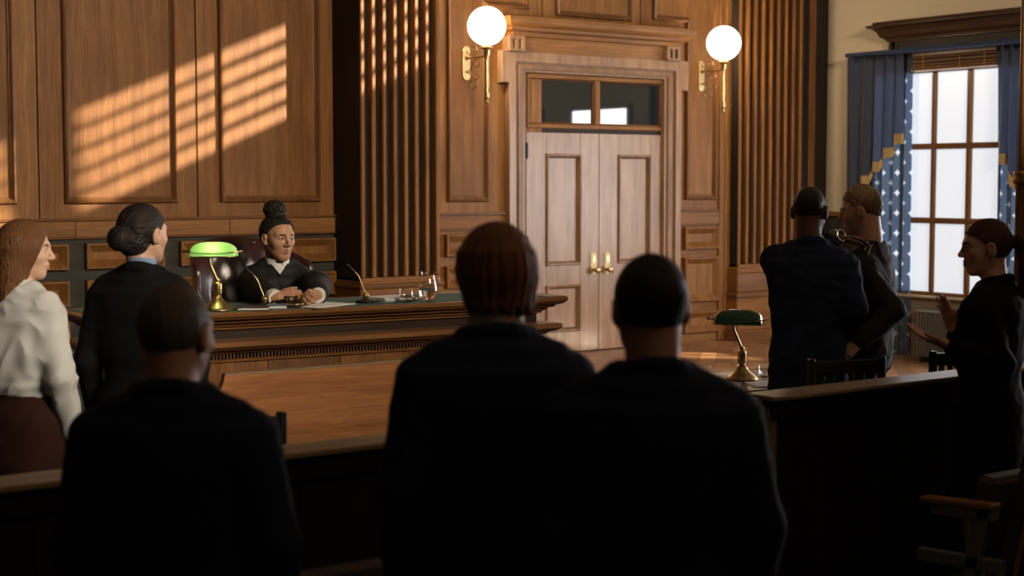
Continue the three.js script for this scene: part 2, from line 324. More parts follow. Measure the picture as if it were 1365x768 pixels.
// -------- double door --------
const door = setting('door_1', 'double wooden door with two recessed panels in each leaf and brass handle plates');
{
  const zf = BK + 0.008, zb = BK - 0.035;
  const leafs = [[8.612, 9.494, 8.852, 9.262, 9.425, 1], [9.5, 10.382, 9.741, 10.15, 9.6, -1]];
  for (const [a, b, p0, p1, hx, side] of leafs) {
    const L = node(door, 'door_leaf');
    part(L, 'stile', cbox(a, p0 - 0.001, 0.206, 2.315, zb, zf, 0.002), pick(M.door));
    part(L, 'stile', cbox(p1 + 0.001, b, 0.206, 2.315, zb, zf, 0.002), pick(M.door));
    for (const [y0, y1] of [[2.107, 2.315], [0.851, 1.053], [0.206, 0.41]]) part(L, 'rail', cbox(p0, p1, y0 + 0.0005, y1 - 0.0005, zb, zf - 0.001, 0.002, 'y'), pick(M.door));
    for (const [y0, y1] of [[1.053, 2.107], [0.41, 0.851]]) {
      part(L, 'panel', slab(p0 - 0.01, p1 + 0.01, y0 - 0.01, y1 + 0.01, zb, zf - 0.022), pick(M.door));
      part(L, 'moulding', frameGeo(p0 - 0.008, p1 + 0.008, y0 - 0.008, y1 + 0.008, [[0, 0], [0.001, 0.014], [0.008, 0.021], [0.02, 0.02], [0.026, 0.008], [0.036, -0.006], [0.042, -0.022]], zf), M.doorMould);
    }
    part(L, 'handle_plate', cbox(hx - 0.038, hx + 0.038, 0.945, 1.158, zf, zf + 0.008, 0.004), M.plateBrass);
    part(L, 'lock_plate', cbox(hx - 0.018, hx + 0.018, 1.06, 1.13, zf + 0.006, zf + 0.014, 0.004), M.agedBrass);
    const kn = lathe([[0, 0], [0.014, 0], [0.014, 0.03], [0.022, 0.04], [0.033, 0.052], [0.034, 0.068], [0.024, 0.08], [0, 0.083]], 20);
    part(L, 'door_knob', moved(kn, hx + side * 0.008, 0.99, zf + 0.006, Math.PI / 2), M.agedBrass);
    for (const y of [2.14, 1.26, 0.42]) {
      const x = side > 0 ? a - 0.004 : b + 0.002;
      part(L, 'hinge', [moved(cyl(0.014, 0.014, -0.055, 0.055, 10), x, y, zf + 0.012), ball(0.016, x, y + 0.062, zf + 0.012, [1, 1, 1], 8), ball(0.016, x, y - 0.062, zf + 0.012, [1, 1, 1], 8), cbox(x - 0.026, x + 0.026, y - 0.05, y + 0.05, zf - 0.002, zf + 0.005, 0.002)], M.iron);
    }
  }
}
// -------- right wall with its windows --------
const wallR = setting('wall_right', 'cream plaster wall with a dark wooden wainscot and tall windows');
const WIN = { y0: 0.7, y1: 2.975, main: [-10.96, -9.02] };
const SIDE = [[-8.35, -7.25], [-6.5, -4.55]];      // more windows of the same wall
const HIGH = [[-5.62, -2.78], [-2.5, -0.13]];                         // high louvred lights
const KEY_WINDOWS = [[3.3, 5.0], [5.3, 7.0]];                             // unseen high windows added behind the gallery for the key light
{
  const s = new THREE.Shape([[-ROOM.front, 0], [-BK, 0], [-BK, ROOM.ceil], [-ROOM.front, ROOM.ceil]].map(p => new THREE.Vector2(...p)));
  const hole = (z0, z1, y0, y1) => s.holes.push(new THREE.Path([[-z1, y0], [-z1, y1], [-z0, y1], [-z0, y0]].map(p => new THREE.Vector2(...p))));
  hole(...WIN.main, WIN.y0, WIN.y1);
  for (const w of SIDE) hole(...w, WIN.y0, 2.8);
  for (const w of HIGH) hole(...w, 5.22, 6.1);
  const g = new THREE.ExtrudeGeometry(s, { depth: 0.3, bevelEnabled: false });
  g.rotateY(Math.PI / 2); g.translate(RT, 0, 0);
  part(wallR, 'plaster', uvBox(g, 'y', false), M.plaster);
  for (const [a, b] of [[BK, -11.02]]) {
    part(wallR, 'wainscot', slab(RT - 0.02, RT + 0.01, 0, 1.49, a, b), M.wains);
    part(wallR, 'chair_rail', cbox(RT - 0.05, RT, 1.47, 1.525, a, b, 0.008, 'z'), M.mould);
    part(wallR, 'panel', slab(RT - 0.03, RT, 0.2, 1.3, a + 0.12, b - 0.1), M.dark);
  }
  part(wallR, 'wainscot', slab(RT - 0.02, RT + 0.01, 0, 0.66, -11.02, -8.9), new THREE.MeshStandardMaterial({ color: rgb(0.16, 0.13, 0.10), roughness: 0.7 }));
}
function windowGeo(W, cols, rows, lights) {                          // muntins, rails and panes, each a part
  const [z0, z1] = [cols[0][0], cols[cols.length - 1][1]], y0 = rows[0][0], y1 = rows[rows.length - 1][1];
  part(W, 'frame_rail', cbox(RT - 0.03, RT + 0.09, y1, y1 + 0.06, z0 - 0.06, z1 + 0.06, 0.006, 'z'), M.mould);
  part(W, 'frame_rail', cbox(RT - 0.03, RT + 0.09, y0 - 0.06, y0, z0 - 0.06, z1 + 0.06, 0.006, 'z'), M.mould);
  for (const z of [z0 - 0.06, z1]) part(W, 'frame_stile', cbox(RT - 0.03, RT + 0.09, y0, y1, z, z + 0.06, 0.006), M.mould);
  for (let k = 0; k + 1 < cols.length; k++) part(W, 'muntin', cbox(RT - 0.012, RT + 0.05, y0, y1, cols[k][1], cols[k + 1][0], 0.012), M.mould);
  for (let k = 0; k + 1 < rows.length; k++) part(W, 'crossbar', cbox(RT - 0.016, RT + 0.05, rows[k][1], rows[k + 1][0], z0, z1, 0.012, 'z'), M.mould);
  for (const [a, b] of cols) for (const [c, d, clear] of rows) part(W, 'pane', slab(RT + 0.02, RT + 0.028, c - 0.006, d + 0.006, a - 0.006, b + 0.006), clear ? M.clear : M.pane, clear ? 'clear glass pane' : 'frosted glass pane lit by daylight');
  if (lights) {
    const l = new THREE.RectAreaLight(WINDOW_LIGHT, lights, z1 - z0, y1 - y0);
    l.position.set(RT - 0.04, (y0 + y1) / 2, (z0 + z1) / 2); l.lookAt(0, (y0 + y1) / 2, (z0 + z1) / 2); l.name = 'window_daylight'; scene.add(l);
  }
}
const ROWS = [[0.722, 1.422], [1.483, 2.18], [2.24, 2.96]];
const win1 = setting('window_1', 'tall frosted window with brown muntins between navy curtains');
windowGeo(win1, [[-10.93, -10.62], [-10.563, -10.243], [-10.186, -9.809], [-9.745, -9.37], [-9.31, -9.05]], ROWS, 2.6);
part(win1, 'window_sill', cbox(RT - 0.06, RT + 0.02, 0.655, 0.684, -10.62, -9.25, 0.006, 'z'), wood(0.5, 0.42, 0.34));
part(win1, 'apron', cbox(RT - 0.03, RT, 0.625, 0.655, -10.6, -9.27, 0.004, 'z'), M.mould);
const SIDE_ROWS = [[[0.722, 1.2], [1.25, 1.52, true], [1.58, 2.15], [2.21, 2.78]], [[0.722, 1.4], [1.46, 2.0], [2.05, 2.32, true], [2.38, 2.78]]];
SIDE.forEach(([a, b], i) => {
  const W = setting(`window_${i + 3}`, 'tall frosted window further along the plaster wall'), w = (b - a - 0.12) / 3;
  windowGeo(W, [0, 1, 2].map(k => [a + k * (w + 0.06), a + k * (w + 0.06) + w]), SIDE_ROWS[i], [14, 13][i]);
});
HIGH.forEach(([a, b], i) => {                                       // louvred lights: slats break the sun into stripes
  const W = setting(`window_${i + 5}`, 'high louvred window with wide wooden slats');
  for (let k = 0; k < 6; k++) { const y = 5.24 + 0.168 * k; part(W, 'slat', moved(cbox(-0.045, 0.045, -0.037, 0.037, 0, b - a, 0.004, 'z'), RT + 0.12, y, a, 0), M.mould); }
  for (const z of [a, b - 0.03]) part(W, 'frame_stile', cbox(RT + 0.06, RT + 0.2, 5.22, 6.1, z, z + 0.03, 0.004), M.mould);
});
KEY_WINDOWS.forEach(([a, b], i) => {  // key light from behind, added in the form of windows
  const W = setting(`window_${i + 7}`, 'high frosted window out of view added as key light'), F = ROOM.front;
  for (const x of [a, (a + b) / 2 - 0.02, b - 0.04]) part(W, 'frame_stile', cbox(x, x + 0.04, 5.2, 6.15, F, F + 0.1, 0.004), M.mould);
  for (const [c, d] of [[a + 0.04, (a + b) / 2 - 0.02], [(a + b) / 2 + 0.02, b - 0.04]]) part(W, 'pane', slab(c, d, 5.2, 6.15, F + 0.03, F + 0.04), M.keyPane, 'glowing frosted pane of the added key light');
  const l = new THREE.RectAreaLight(KEY_COLOR, KEY_STRENGTH, b - a, 0.95); l.position.set((a + b) / 2, 5.675, F - 0.02); l.lookAt((a + b) / 2, 5.675, -20); l.name = 'added_key_light'; scene.add(l);
});
// -------- remaining shell --------
const wallL = setting('wall_left', 'dark panelled side wall'); part(wallL, 'boarding', slab(ROOM.left - 0.3, ROOM.left, 0, ROOM.ceil, BK, ROOM.front), M.dark);
const wallF = setting('wall_front', 'dark panelled wall behind the gallery'); {
  const s = new THREE.Shape([[ROOM.left - 0.3, 0], [RT + 0.3, 0], [RT + 0.3, ROOM.ceil], [ROOM.left - 0.3, ROOM.ceil]].map(p => new THREE.Vector2(...p)));
  for (const [a, b] of KEY_WINDOWS) s.holes.push(new THREE.Path([[a, 5.2], [a, 6.15], [b, 6.15], [b, 5.2]].map(p => new THREE.Vector2(...p))));
  const g = new THREE.ExtrudeGeometry(s, { depth: 0.3, bevelEnabled: false }); g.translate(0, 0, ROOM.front); part(wallF, 'boarding', uvBox(g), M.dark);
}
const ceiling = setting('ceiling', 'plain dim ceiling'); part(ceiling, 'plaster', slab(ROOM.left - 0.3, RT + 0.3, ROOM.ceil, ROOM.ceil + 0.3, BK - 0.3, ROOM.front + 0.3), M.ceiling);
const shade_overhang = setting('shade_overhang', 'unseen overhang added to shade the public seats');   // added out of view: keeps the high windows' light off the gallery
part(shade_overhang, 'floor_slab', slab(ROOM.left, RT, 3.1, 3.41, -0.25, ROOM.front), M.dark);
part(shade_overhang, 'shade_wing', slab(4.65, RT, 3.1, 3.4, -1.75, -0.33), M.dark);  // added to keep the key light off the right-hand group
part(shade_overhang, 'shade_edge', cbox(ROOM.left, RT, 3.05, 3.4, -0.33, -0.2, 0.01, 'x'), M.dark);
const floor = setting('floor', 'brown parquet floor laid diagonally');
part(floor, 'floor_slab', slab(ROOM.left - 0.3, RT + 0.3, -0.3, -0.012, BK - 0.35, ROOM.front + 0.3, 'z'), M.darkfloor);
// boards clipped to a rectangle in plan, laid on the diagonal
function clipPoly(poly, inside, cut) {
  const out = [];
  poly.forEach((p, i) => { const q = poly[(i + 1) % poly.length], a = inside(p), b = inside(q); if (a >= 0) out.push(p); if ((a >= 0) !== (b >= 0)) { const t = a / (a - b); out.push([p[0] + (q[0] - p[0]) * t, p[1] + (q[1] - p[1]) * t]); } });
  void cut; return out;
}
function parquet(parent, name, x0, x1, z0, z1, yTop, thick, width, len) {
  const c = Math.SQRT1_2, span = (x1 - x0) + (z1 - z0), ox = (x0 + x1) / 2, oz = (z0 + z1) / 2;
  for (let i = -Math.ceil(span / width); i < span / width; i++) for (let j = -Math.ceil(span / len) - 1; j < span / len; j++) {
    const v0 = i * width, v1 = v0 + width - 0.003, u0 = (j + (i & 1) * 0.5) * len, u1 = u0 + len - 0.003;
    let poly = [[u0, v0], [u1, v0], [u1, v1], [u0, v1]].map(([u, v]) => [ox + (u - v) * c, oz + (-u - v) * c]);
    for (const f of [p => p[0] - x0, p => x1 - p[0], p => p[1] - z0, p => z1 - p[1]]) { if (poly.length) poly = clipPoly(poly, f); }
    if (poly.length < 3) continue;
    let A = 0; poly.forEach((p, k) => { const q = poly[(k + 1) % poly.length]; A += p[0] * q[1] - p[1] * q[0]; });
    if (Math.abs(A) < 0.004) continue;
    const g = extrude(poly.map(p => [p[0], -p[1]]), thick, 0); g.rotateX(-Math.PI / 2); g.translate(0, yTop - thick, 0);
    part(parent, name, uvBox(g, 'x'), pick(M.floor));
  }
}
parquet(floor, 'floor_board', 10.6, RT - 0.02, -11.3, -8.6, 0, 0.012, 0.16, 0.9);
part(floor, 'floor_boards', slab(ROOM.left - 0.3, 10.6, -0.012, 0, BK - 0.3, ROOM.front + 0.3, 'z'), M.darkfloor);
part(floor, 'floor_boards', slab(10.6, RT, -0.012, 0, -8.6, ROOM.front, 'z'), M.darkfloor);
const step = setting('platform', 'low raised platform of wooden boards in front of the double door');
part(step, 'riser', slab(6.0, 11.2, 0.0, 0.16, BK, -9.87, 'x'), M.dark);
part(step, 'nosing', cbox(6.0, 11.2, 0.16, 0.194, -9.9, -9.836, 0.01, 'x'), M.floor[0]);
part(step, 'deck', slab(6.0, 11.2, 0.15, 0.178, BK, -9.9, 'x'), M.dark);
parquet(step, 'floor_board', 7.2, 11.2, BK, -9.9, 0.196, 0.018, 0.15, 0.55);
part(step, 'floor_boards', slab(6.0, 7.2, 0.17, 0.196, BK, -9.9, 'z'), M.floor[0]);

// ================================================================ OBJECTS
// -------- wall lamps --------
function sconce(x, label) {
  const t = thing('wall_sconce', label, 'wall lamp', [x, 2.925, BK], 0, 'globe lamps beside the door');
  const gy = 0.31, gz = 0.334;
  const sh = new THREE.Shape(); sh.absarc(0, 0.115, 0.036, 0, Math.PI); sh.absarc(0, -0.115, 0.036, Math.PI, 2 * Math.PI);
  part(t, 'back_plate', new THREE.ExtrudeGeometry(sh, { depth: 0.012, bevelEnabled: true, bevelThickness: 0.006, bevelSize: 0.005, bevelSegments: 3, curveSegments: 16 }), M.brass);
  part(t, 'screw', [ball(0.009, 0, 0.06, 0.02), ball(0.009, 0, -0.075, 0.02)], M.agedBrass);
  part(t, 'arm', moved(lathe([[0, 0], [0.02, 0], [0.02, 0.012], [0.011, 0.02], [0.011, 0.28], [0.013, 0.3], [0, 0.335]], 14), 0, 0.045, 0.01, Math.PI / 2), M.agedBrass);
  const S = pts => pts.map(([a, b]) => [0, 0.045 - (b - 325) * 0.00157, (a - 770) * 0.00257]);
  part(t, 'scroll', tube(S([[776, 285], [788, 300], [805, 318], [826, 310], [840, 292], [838, 272], [824, 263], [812, 272], [816, 285]]), 0.0055, 40, 8), M.agedBrass);
  part(t, 'scroll', tube(S([[776, 405], [792, 398], [808, 375], [822, 348], [842, 338], [856, 352], [853, 374], [838, 380], [832, 368]]), 0.0055, 40, 8), M.agedBrass);
  part(t, 'scroll', tube(S([[776, 407], [800, 415], [818, 436], [838, 450], [855, 442], [856, 424], [844, 420], [840, 432]]), 0.0055, 40, 8), M.agedBrass);
  part(t, 'scroll', tube(S([[826, 442], [836, 465], [832, 490], [816, 501], [801, 488], [802, 466], [812, 456]]), 0.005, 32, 8), M.agedBrass);
  part(t, 'stem', moved(lathe([[0, -0.385], [0.012, -0.38], [0.02, -0.366], [0.016, -0.352], [0.01, -0.345], [0.02, -0.33], [0.026, -0.312], [0.02, -0.296], [0.028, -0.29], [0.026, -0.28], [0.017, -0.272], [0.023, -0.2], [0.021, 0], [0.019, 0.05], [0.03, 0.055], [0.03, 0.095], [0.04, 0.11], [0.06, 0.114], [0.06, 0.124], [0.034, 0.13], [0.034, 0.16], [0, 0.16]], 20), 0, 0, gz), M.brass);
  const g = part(t, 'globe_lamp', ball(0.174, 0, gy, gz, [1, 1, 1], 40), M.globe, 'glowing white glass globe');
  void g;
  const l = new THREE.PointLight(new THREE.Color(1, 0.77, 0.5), 4.1, 0, 2); l.position.set(0, gy, gz); l.castShadow = true; l.shadow.radius = 7; l.name = 'globe_light'; t.add(l);
}
sconce(7.932, 'brass wall lamp with white globe between fluted pilaster and door hood');
sconce(10.832, 'brass wall lamp with white globe on panel beside right-hand fluted pilaster');

// -------- window dressing --------
{
  const tr = setting('trim_2', 'dark moulded wooden cornice above the tall window');
  part(tr, 'cornice', beltGeo(RT - 0.05, RT + 0.1, -10.78, -8.7, [[0, 3.3], [0.012, 3.302], [0.015, 3.318], [0.03, 3.322], [0.035, 3.338], [0.06, 3.345], [0.07, 3.36], [0.085, 3.40], [0.12, 3.435], [0.165, 3.45], [0.17, 3.468], [0.12, 3.48], [0.115, 3.505], [0.05, 3.512]], 'z'), wood(0.075, 0.036, 0.02, 0.3));
  part(tr, 'fascia', cbox(RT - 0.045, RT + 0.02, 2.99, 3.3, -10.7, -8.8, 0.004, 'z'), M.dark);
  for (const z of [-10.77, -10.68]) part(tr, 'fascia_strip', cbox(RT - 0.06, RT, 3.0, 3.3, z, z + 0.03, 0.004), M.dark);
  const v = thing('pelmet', 'navy fabric covered pelmet bar above the frosted window', 'pelmet', [12.54, 3.183, -10.1]);
  part(v, 'bar', cbox(-0.06, 0.05, -0.021, 0.021, -1.115, 1.2, 0.014, 'z'), M.navySolid);
  for (const z of [-0.9, 0, 0.9]) part(v, 'bracket', cbox(0.04, 0.17, -0.012, 0.012, z - 0.012, z + 0.012, 0.003), M.iron);
  const b = thing('venetian_blind', 'wooden slatted blind drawn up at the head of the frosted window', 'blind', [12.665, 2.96, -10.0]);
  part(b, 'head_rail', cbox(-0.03, 0.03, 0.165, 0.205, -0.44, 0.59, 0.005, 'z'), M.mould);
  [0.02, 0.044, 0.068, 0.105, 0.145].forEach((y, i) => part(b, i ? 'slat' : 'bottom_rail', moved(cbox(-0.028, 0.028, -0.008, 0.008, -0.44, 0.59, 0.004, 'z'), 0, y, 0, 0, 0, -0.35), wood(0.28, 0.15, 0.08, 0.35)));
  for (const z of [-0.3, 0.15, 0.45]) part(b, 'cord', cbox(-0.032, -0.029, 0.01, 0.18, z - 0.004, z + 0.004, 0.001), M.gold);
}
// cloth hanging in pleats between z0 and z1; top and hem are heights along it
function drape(x, z0, z1, top, hem, pleats, amp, nu = 90, nv = 16) {
  const P = [], U = [], I = [];
  for (let j = 0; j <= nv; j++) for (let i = 0; i <= nu; i++) {
    const s = i / nu, h = hem(s), y = top + (h - top) * j / nv, k = j / nv;
    const a = amp * (0.65 + 0.35 * k) * (Math.sin(s * pleats * 2 * Math.PI + 0.5 * Math.sin(s * 9) + 0.3 * k) + 0.35 * Math.sin(s * pleats * 4.3 * Math.PI + k));
    P.push(x + a, y, z0 + (z1 - z0) * s + 0.012 * Math.cos(s * pleats * 2 * Math.PI) * k); U.push(s * (z1 - z0) * 1.5, y);
    if (i < nu && j < nv) { const q = j * (nu + 1) + i; I.push(q, q + nu + 1, q + 1, q + 1, q + nu + 1, q + nu + 2); }
  }
  const g = new THREE.BufferGeometry(); g.setAttribute('position', new THREE.Float32BufferAttribute(P, 3)); g.setAttribute('uv', new THREE.Float32BufferAttribute(U, 2)); g.setIndex(I); g.computeVertexNormals(); return g;
}
{
  const star = (u, v, cx, cy) => { let dx = Math.abs(u - cx), dy = Math.abs(v - cy); dx = Math.min(dx, 1 - dx) ; dy = Math.min(dy, 1 - dy); return Math.pow(dx / 0.2, 0.66) + Math.pow(dy / 0.2, 0.66) < 1; };
  const tex = field(128, 128, (u, v) => star(u, v, 0.25, 0.25) || star(u, v, 0.75, 0.75) ? [0.85, 0.86, 0.87] : [0.27, 0.33, 0.4]);
  tex.repeat.set(1 / 0.27, 1 / 0.21);
  const sheer = new THREE.MeshPhysicalMaterial({ map: tex, color: rgb(0.6, 0.64, 0.7), roughness: 1, transmission: 0.6, thickness: 0, side: THREE.DoubleSide });
  const navy = new THREE.MeshPhysicalMaterial({ color: rgb(0.035, 0.052, 0.10), bumpMap: weaveTex, bumpScale: 0.0004, roughness: 1, transmission: 0.5, thickness: 0, side: THREE.DoubleSide });
  const gold = new THREE.MeshPhysicalMaterial({ color: rgb(0.5, 0.33, 0.12), roughness: 0.9, transmission: 0.4, thickness: 0, side: THREE.DoubleSide });
  const curtain = (label, z0, z1, s0, s1, hemTop, inner) => {
    const t = thing('curtain', label, 'curtain', [12.622, 0, (z0 + z1) / 2], 0, 'navy curtains at the frosted window'), c = (z0 + z1) / 2;
    part(t, 'drape', drape(0, z0 - c, z1 - c, 3.17, hemTop, 5, 0.026), navy, 'navy upper drape with a slanting hem');
    part(t, 'gold_trim', drape(-0.004, z0 - c, z1 - c, 0, hemTop, 5, 0.026, 90, 1), gold, 'gold band along the hem');
    const tr = t.children[1].geometry, p = tr.attributes.position, n = p.count / 2;
    for (let i = 0; i < n; i++) { p.setXYZ(i, p.getX(n + i), p.getY(n + i) + 0.105, p.getZ(n + i)); }
    tr.computeVertexNormals();
    part(t, 'sheer', drape(0.05, s0 - c, s1 - c, 3.16, () => 0.06, inner, 0.014, 80, 24), sheer, 'sheer blue curtain with white star pattern');
  };
  const steps = (k, n) => (Math.floor(k * n) + Math.min(1, (k * n % 1) * 2.2) * 1) / n;
  curtain('navy curtain with gold hem hanging nearest the corner pilaster', -11.3, -10.535, -11.22, -10.455, s => 1.52 + 0.72 * steps(s, 5) , 5);
  curtain('navy curtain with gold hem hanging beside the wooden flagpole', -9.385, -8.85, -9.40, -8.8, s => 2.24 - 0.9 * steps(s, 4), 5);
  const r = thing('radiator', 'dark ribbed radiator below the frosted window', 'radiator', [12.62, 0, -9.85]);
  const fins = []; for (let k = 0; k < 24; k++) fins.push(cbox(-0.04, 0.03, 0.06, 0.52, -0.43 + k * 0.036, -0.43 + k * 0.036 + 0.024, 0.008));
  part(r, 'fins', fins, new THREE.MeshStandardMaterial({ color: rgb(0.10, 0.085, 0.07), roughness: 0.6 })).userData.kind = 'stuff';
  part(r, 'top_bar', cbox(-0.045, 0.035, 0.515, 0.535, -0.44, 0.44, 0.006, 'z'), M.greyMetal);
  for (const z of [-0.38, 0.38]) part(r, 'foot', cbox(-0.03, 0.03, 0, 0.08, z - 0.02, z + 0.02, 0.005), M.iron);
}
{
  const t = thing('flagpole', 'turned brown wooden flagpole standing beside the window', 'flagpole', [6.92, 0, -4.98]);
  part(t, 'base', lathe([[0, 0], [0.19, 0], [0.2, 0.02], [0.18, 0.05], [0.08, 0.09], [0.05, 0.13], [0, 0.13]], 28), M.bench);
  part(t, 'pole', lathe([[0, 0.12], [0.03, 0.12], [0.03, 1.86], [0.022, 1.88], [0.022, 3.1], [0.03, 3.12], [0, 3.13]], 20), M.bench);
  part(t, 'collar', lathe([[0, 1.84], [0.04, 1.84], [0.046, 1.855], [0.038, 1.875], [0.046, 1.89], [0.04, 1.905], [0.026, 1.91], [0, 1.91]], 20), M.agedBrass);
  part(t, 'finial', ball(0.05, 0, 3.17, 0), M.brass);
}
// -------- judge's bench --------
const dais = setting('dais', 'raised floor behind the judge bench');
part(dais, 'deck', slab(2.1, 4.8, 0, 0.42, -9.2, -7.12, 'x'), M.darkfloor);
const BEN = { pos: [3.04, 0, -6.546], turn: rad(-4.31), top: 1.243 };
{
  const t = thing('judge_bench', 'long wooden judge bench with stepped cornice and green baize top', 'bench', BEN.pos, BEN.turn);
  for (let k = 0; k < 6; k++) part(t, 'front_board', cbox(-0.45 + k * 0.3834, -0.45 + (k + 1) * 0.3834 - 0.002, 0.0, 1.01, -0.16, -0.12, 0.003), k % 2 ? M.bench : wood(0.2, 0.095, 0.042, 0.4));
  part(t, 'side_board', cbox(1.82, 1.85, 0, 1.01, -0.5, -0.16, 0.004), M.bench);
  part(t, 'side_board', cbox(-0.45, -0.42, 0, 1.01, -0.5, -0.16, 0.004), M.bench);
  part(t, 'fascia', cbox(-0.45, 1.85, 1.1, 1.16, -0.5, -0.118, 0.003, 'x'), M.benchDark);
  part(t, 'upper_cornice', beltGeo(-0.45, 1.85, -0.5, -0.12, [[0, 1.15], [0.018, 1.152], [0.02, 1.165], [0.036, 1.168], [0.042, 1.182], [0.068, 1.187], [0.075, 1.2], [0.1, 1.205], [0.112, 1.216], [0.12, 1.222], [0.122, 1.236], [0.116, 1.241], [0.05, 1.241]]), M.bench);
  part(t, 'lower_cornice', beltGeo(-0.45, 1.85, -0.5, -0.12, [[0, 0.995], [0.014, 0.997], [0.018, 1.012], [0.01, 1.014], [0.01, 1.036], [0.034, 1.04], [0.046, 1.052], [0.07, 1.058], [0.09, 1.072], [0.1, 1.076], [0.1, 1.096], [0.094, 1.101], [0.0, 1.107]]), M.bench);
  const d = []; for (let k = 0; k < 132; k++) d.push(slab(-0.445 + k * 0.0174, -0.445 + k * 0.0174 + 0.009, 1.015, 1.036, -0.13, -0.09));
  part(t, 'dentil_course', d, wood(0.1, 0.042, 0.017)).userData.kind = 'stuff';
  part(t, 'baize_top', cbox(-0.52, 1.93, 1.236, BEN.top, -0.55, -0.03, 0.003, 'x'), M.baize, 'green baize writing surface');
  part(t, 'top_edge', cbox(1.86, 1.968, 1.238, 1.2455, -0.58, -0.004, 0.003, 'z'), M.bench);
}
// things on the bench: local place -> world
function onBench(x, z, y = BEN.top) { const c = Math.cos(BEN.turn), s = Math.sin(BEN.turn); return [BEN.pos[0] + x * c + z * s, y, BEN.pos[2] - x * s + z * c]; }
function benchAt(wx, wz) { const c = Math.cos(BEN.turn), s = Math.sin(BEN.turn), dx = wx - BEN.pos[0], dz = wz - BEN.pos[2]; return onBench(dx * c - dz * s, dx * s + dz * c); }

const onTop = (p, d) => [p[0], p[1] + d, p[2]];
// banker lamp: long axis of the shade along local x, arm leaning in +z
function bankerLamp(pos, turn, label, lit, scale = 1) {
  const t = thing('desk_lamp', label, 'desk lamp', pos, turn, 'green desk lamps'); t.scale.setScalar(scale);
  part(t, 'base', lathe([[0, 0], [0.078, 0], [0.08, 0.006], [0.072, 0.013], [0.066, 0.02], [0.045, 0.036], [0.026, 0.058], [0.017, 0.075], [0, 0.076]], 32), M.brass);
  part(t, 'column', lathe([[0, 0.07], [0.012, 0.07], [0.015, 0.078], [0.021, 0.084], [0.021, 0.135], [0.016, 0.142], [0.009, 0.146], [0, 0.15]], 20), M.brass);
  part(t, 'joint', ball(0.012, 0, 0.154, 0), M.brass);
  part(t, 'arm', tube([[0, 0.15, 0], [-0.018, 0.195, 0.003], [-0.035, 0.235, 0.006], [-0.04, 0.262, 0.01], [-0.036, 0.29, 0.014]], 0.0065, 28, 10), M.brass);
  part(t, 'yoke', tube([[-0.165, 0.3, 0.02], [-0.09, 0.294, 0.046], [0.0, 0.292, 0.052], [0.09, 0.296, 0.046], [0.13, 0.303, 0.02]], 0.0045, 24, 8), M.brass);
  const P = [], I = [], nu = 40, nv = 16, L = 0.118, W = 0.062, Hh = 0.072;   // half cylinder shell with rounded ends
  for (let layer = 0; layer < (lit ? 1 : 2); layer++) for (let j = 0; j <= nv; j++) for (let i = 0; i <= nu; i++) {
    const a = Math.PI * (j / nv), s = -1 + 2 * i / nu, e = Math.pow(Math.max(0, 1 - Math.pow(Math.abs(s), 3.2)), 0.42), o = layer ? 0.93 : 1;
    P.push(s * L * (layer ? 0.98 : 1) - 0.018, 0.275 + Hh * Math.sin(a) * (0.25 + 0.75 * e) * o, Math.cos(a) * W * (0.55 + 0.45 * e) * o);
    if (i < nu && j < nv) { const q = layer * (nu + 1) * (nv + 1) + j * (nu + 1) + i; I.push(q, q + 1, q + nu + 1, q + 1, q + nu + 2, q + nu + 1); }
  }
  const g = new THREE.BufferGeometry(); g.setAttribute('position', new THREE.Float32BufferAttribute(P, 3)); g.setIndex(I); g.computeVertexNormals();
  const shade = lit
    ? new THREE.MeshPhysicalMaterial({ color: rgb(0.4, 0.84, 0.26), roughness: 0.9, transmission: 0.55, thickness: 0, clearcoat: 1, clearcoatRoughness: 0.08, side: THREE.DoubleSide })
    : new THREE.MeshPhysicalMaterial({ color: rgb(0.01, 0.16, 0.055), roughness: 0.12, clearcoat: 1, side: THREE.DoubleSide });
  part(t, 'lamp_shade', g, shade, lit ? 'glowing green glass shade' : 'glossy dark green glass shade');
  part(t, 'shade_rim', tube([[-0.136, 0.276, 0.034], [-0.07, 0.275, 0.061], [0, 0.275, 0.062], [0.07, 0.275, 0.056], [0.1, 0.276, 0.034]], 0.003, 24, 6), M.agedBrass);
  part(t, 'finial', [moved(cyl(0.006, 0.006, 0, 0.03, 10), -0.136, 0.3, 0, 0, 0, Math.PI / 2), ball(0.009, -0.168, 0.3, 0)], M.brass);
  if (lit) {
    part(t, 'bulb', moved(lathe([[0, -0.05], [0.012, -0.05], [0.014, 0.03], [0.008, 0.045], [0, 0.047]], 14), -0.018, 0.3, 0, 0, 0, Math.PI / 2), new THREE.MeshStandardMaterial({ color: rgb(1, 0.95, 0.85), emissive: rgb(1, 0.86, 0.62), emissiveIntensity: 1.5 }));
    const l = new THREE.PointLight(new THREE.Color(1, 0.82, 0.55), 0.04, 0, 2); l.position.set(-0.018, 0.302, 0.012); l.castShadow = true; l.name = 'lamp_light'; t.add(l);
  }
  return t;
}
const CAMTURN = rad(-35.94);       // turned to face the gallery
bankerLamp(onTop(benchAt(3.115, -6.66), 0.001), CAMTURN, 'lit green glass desk lamp with brass foot on the judge bench', true, 0.93);

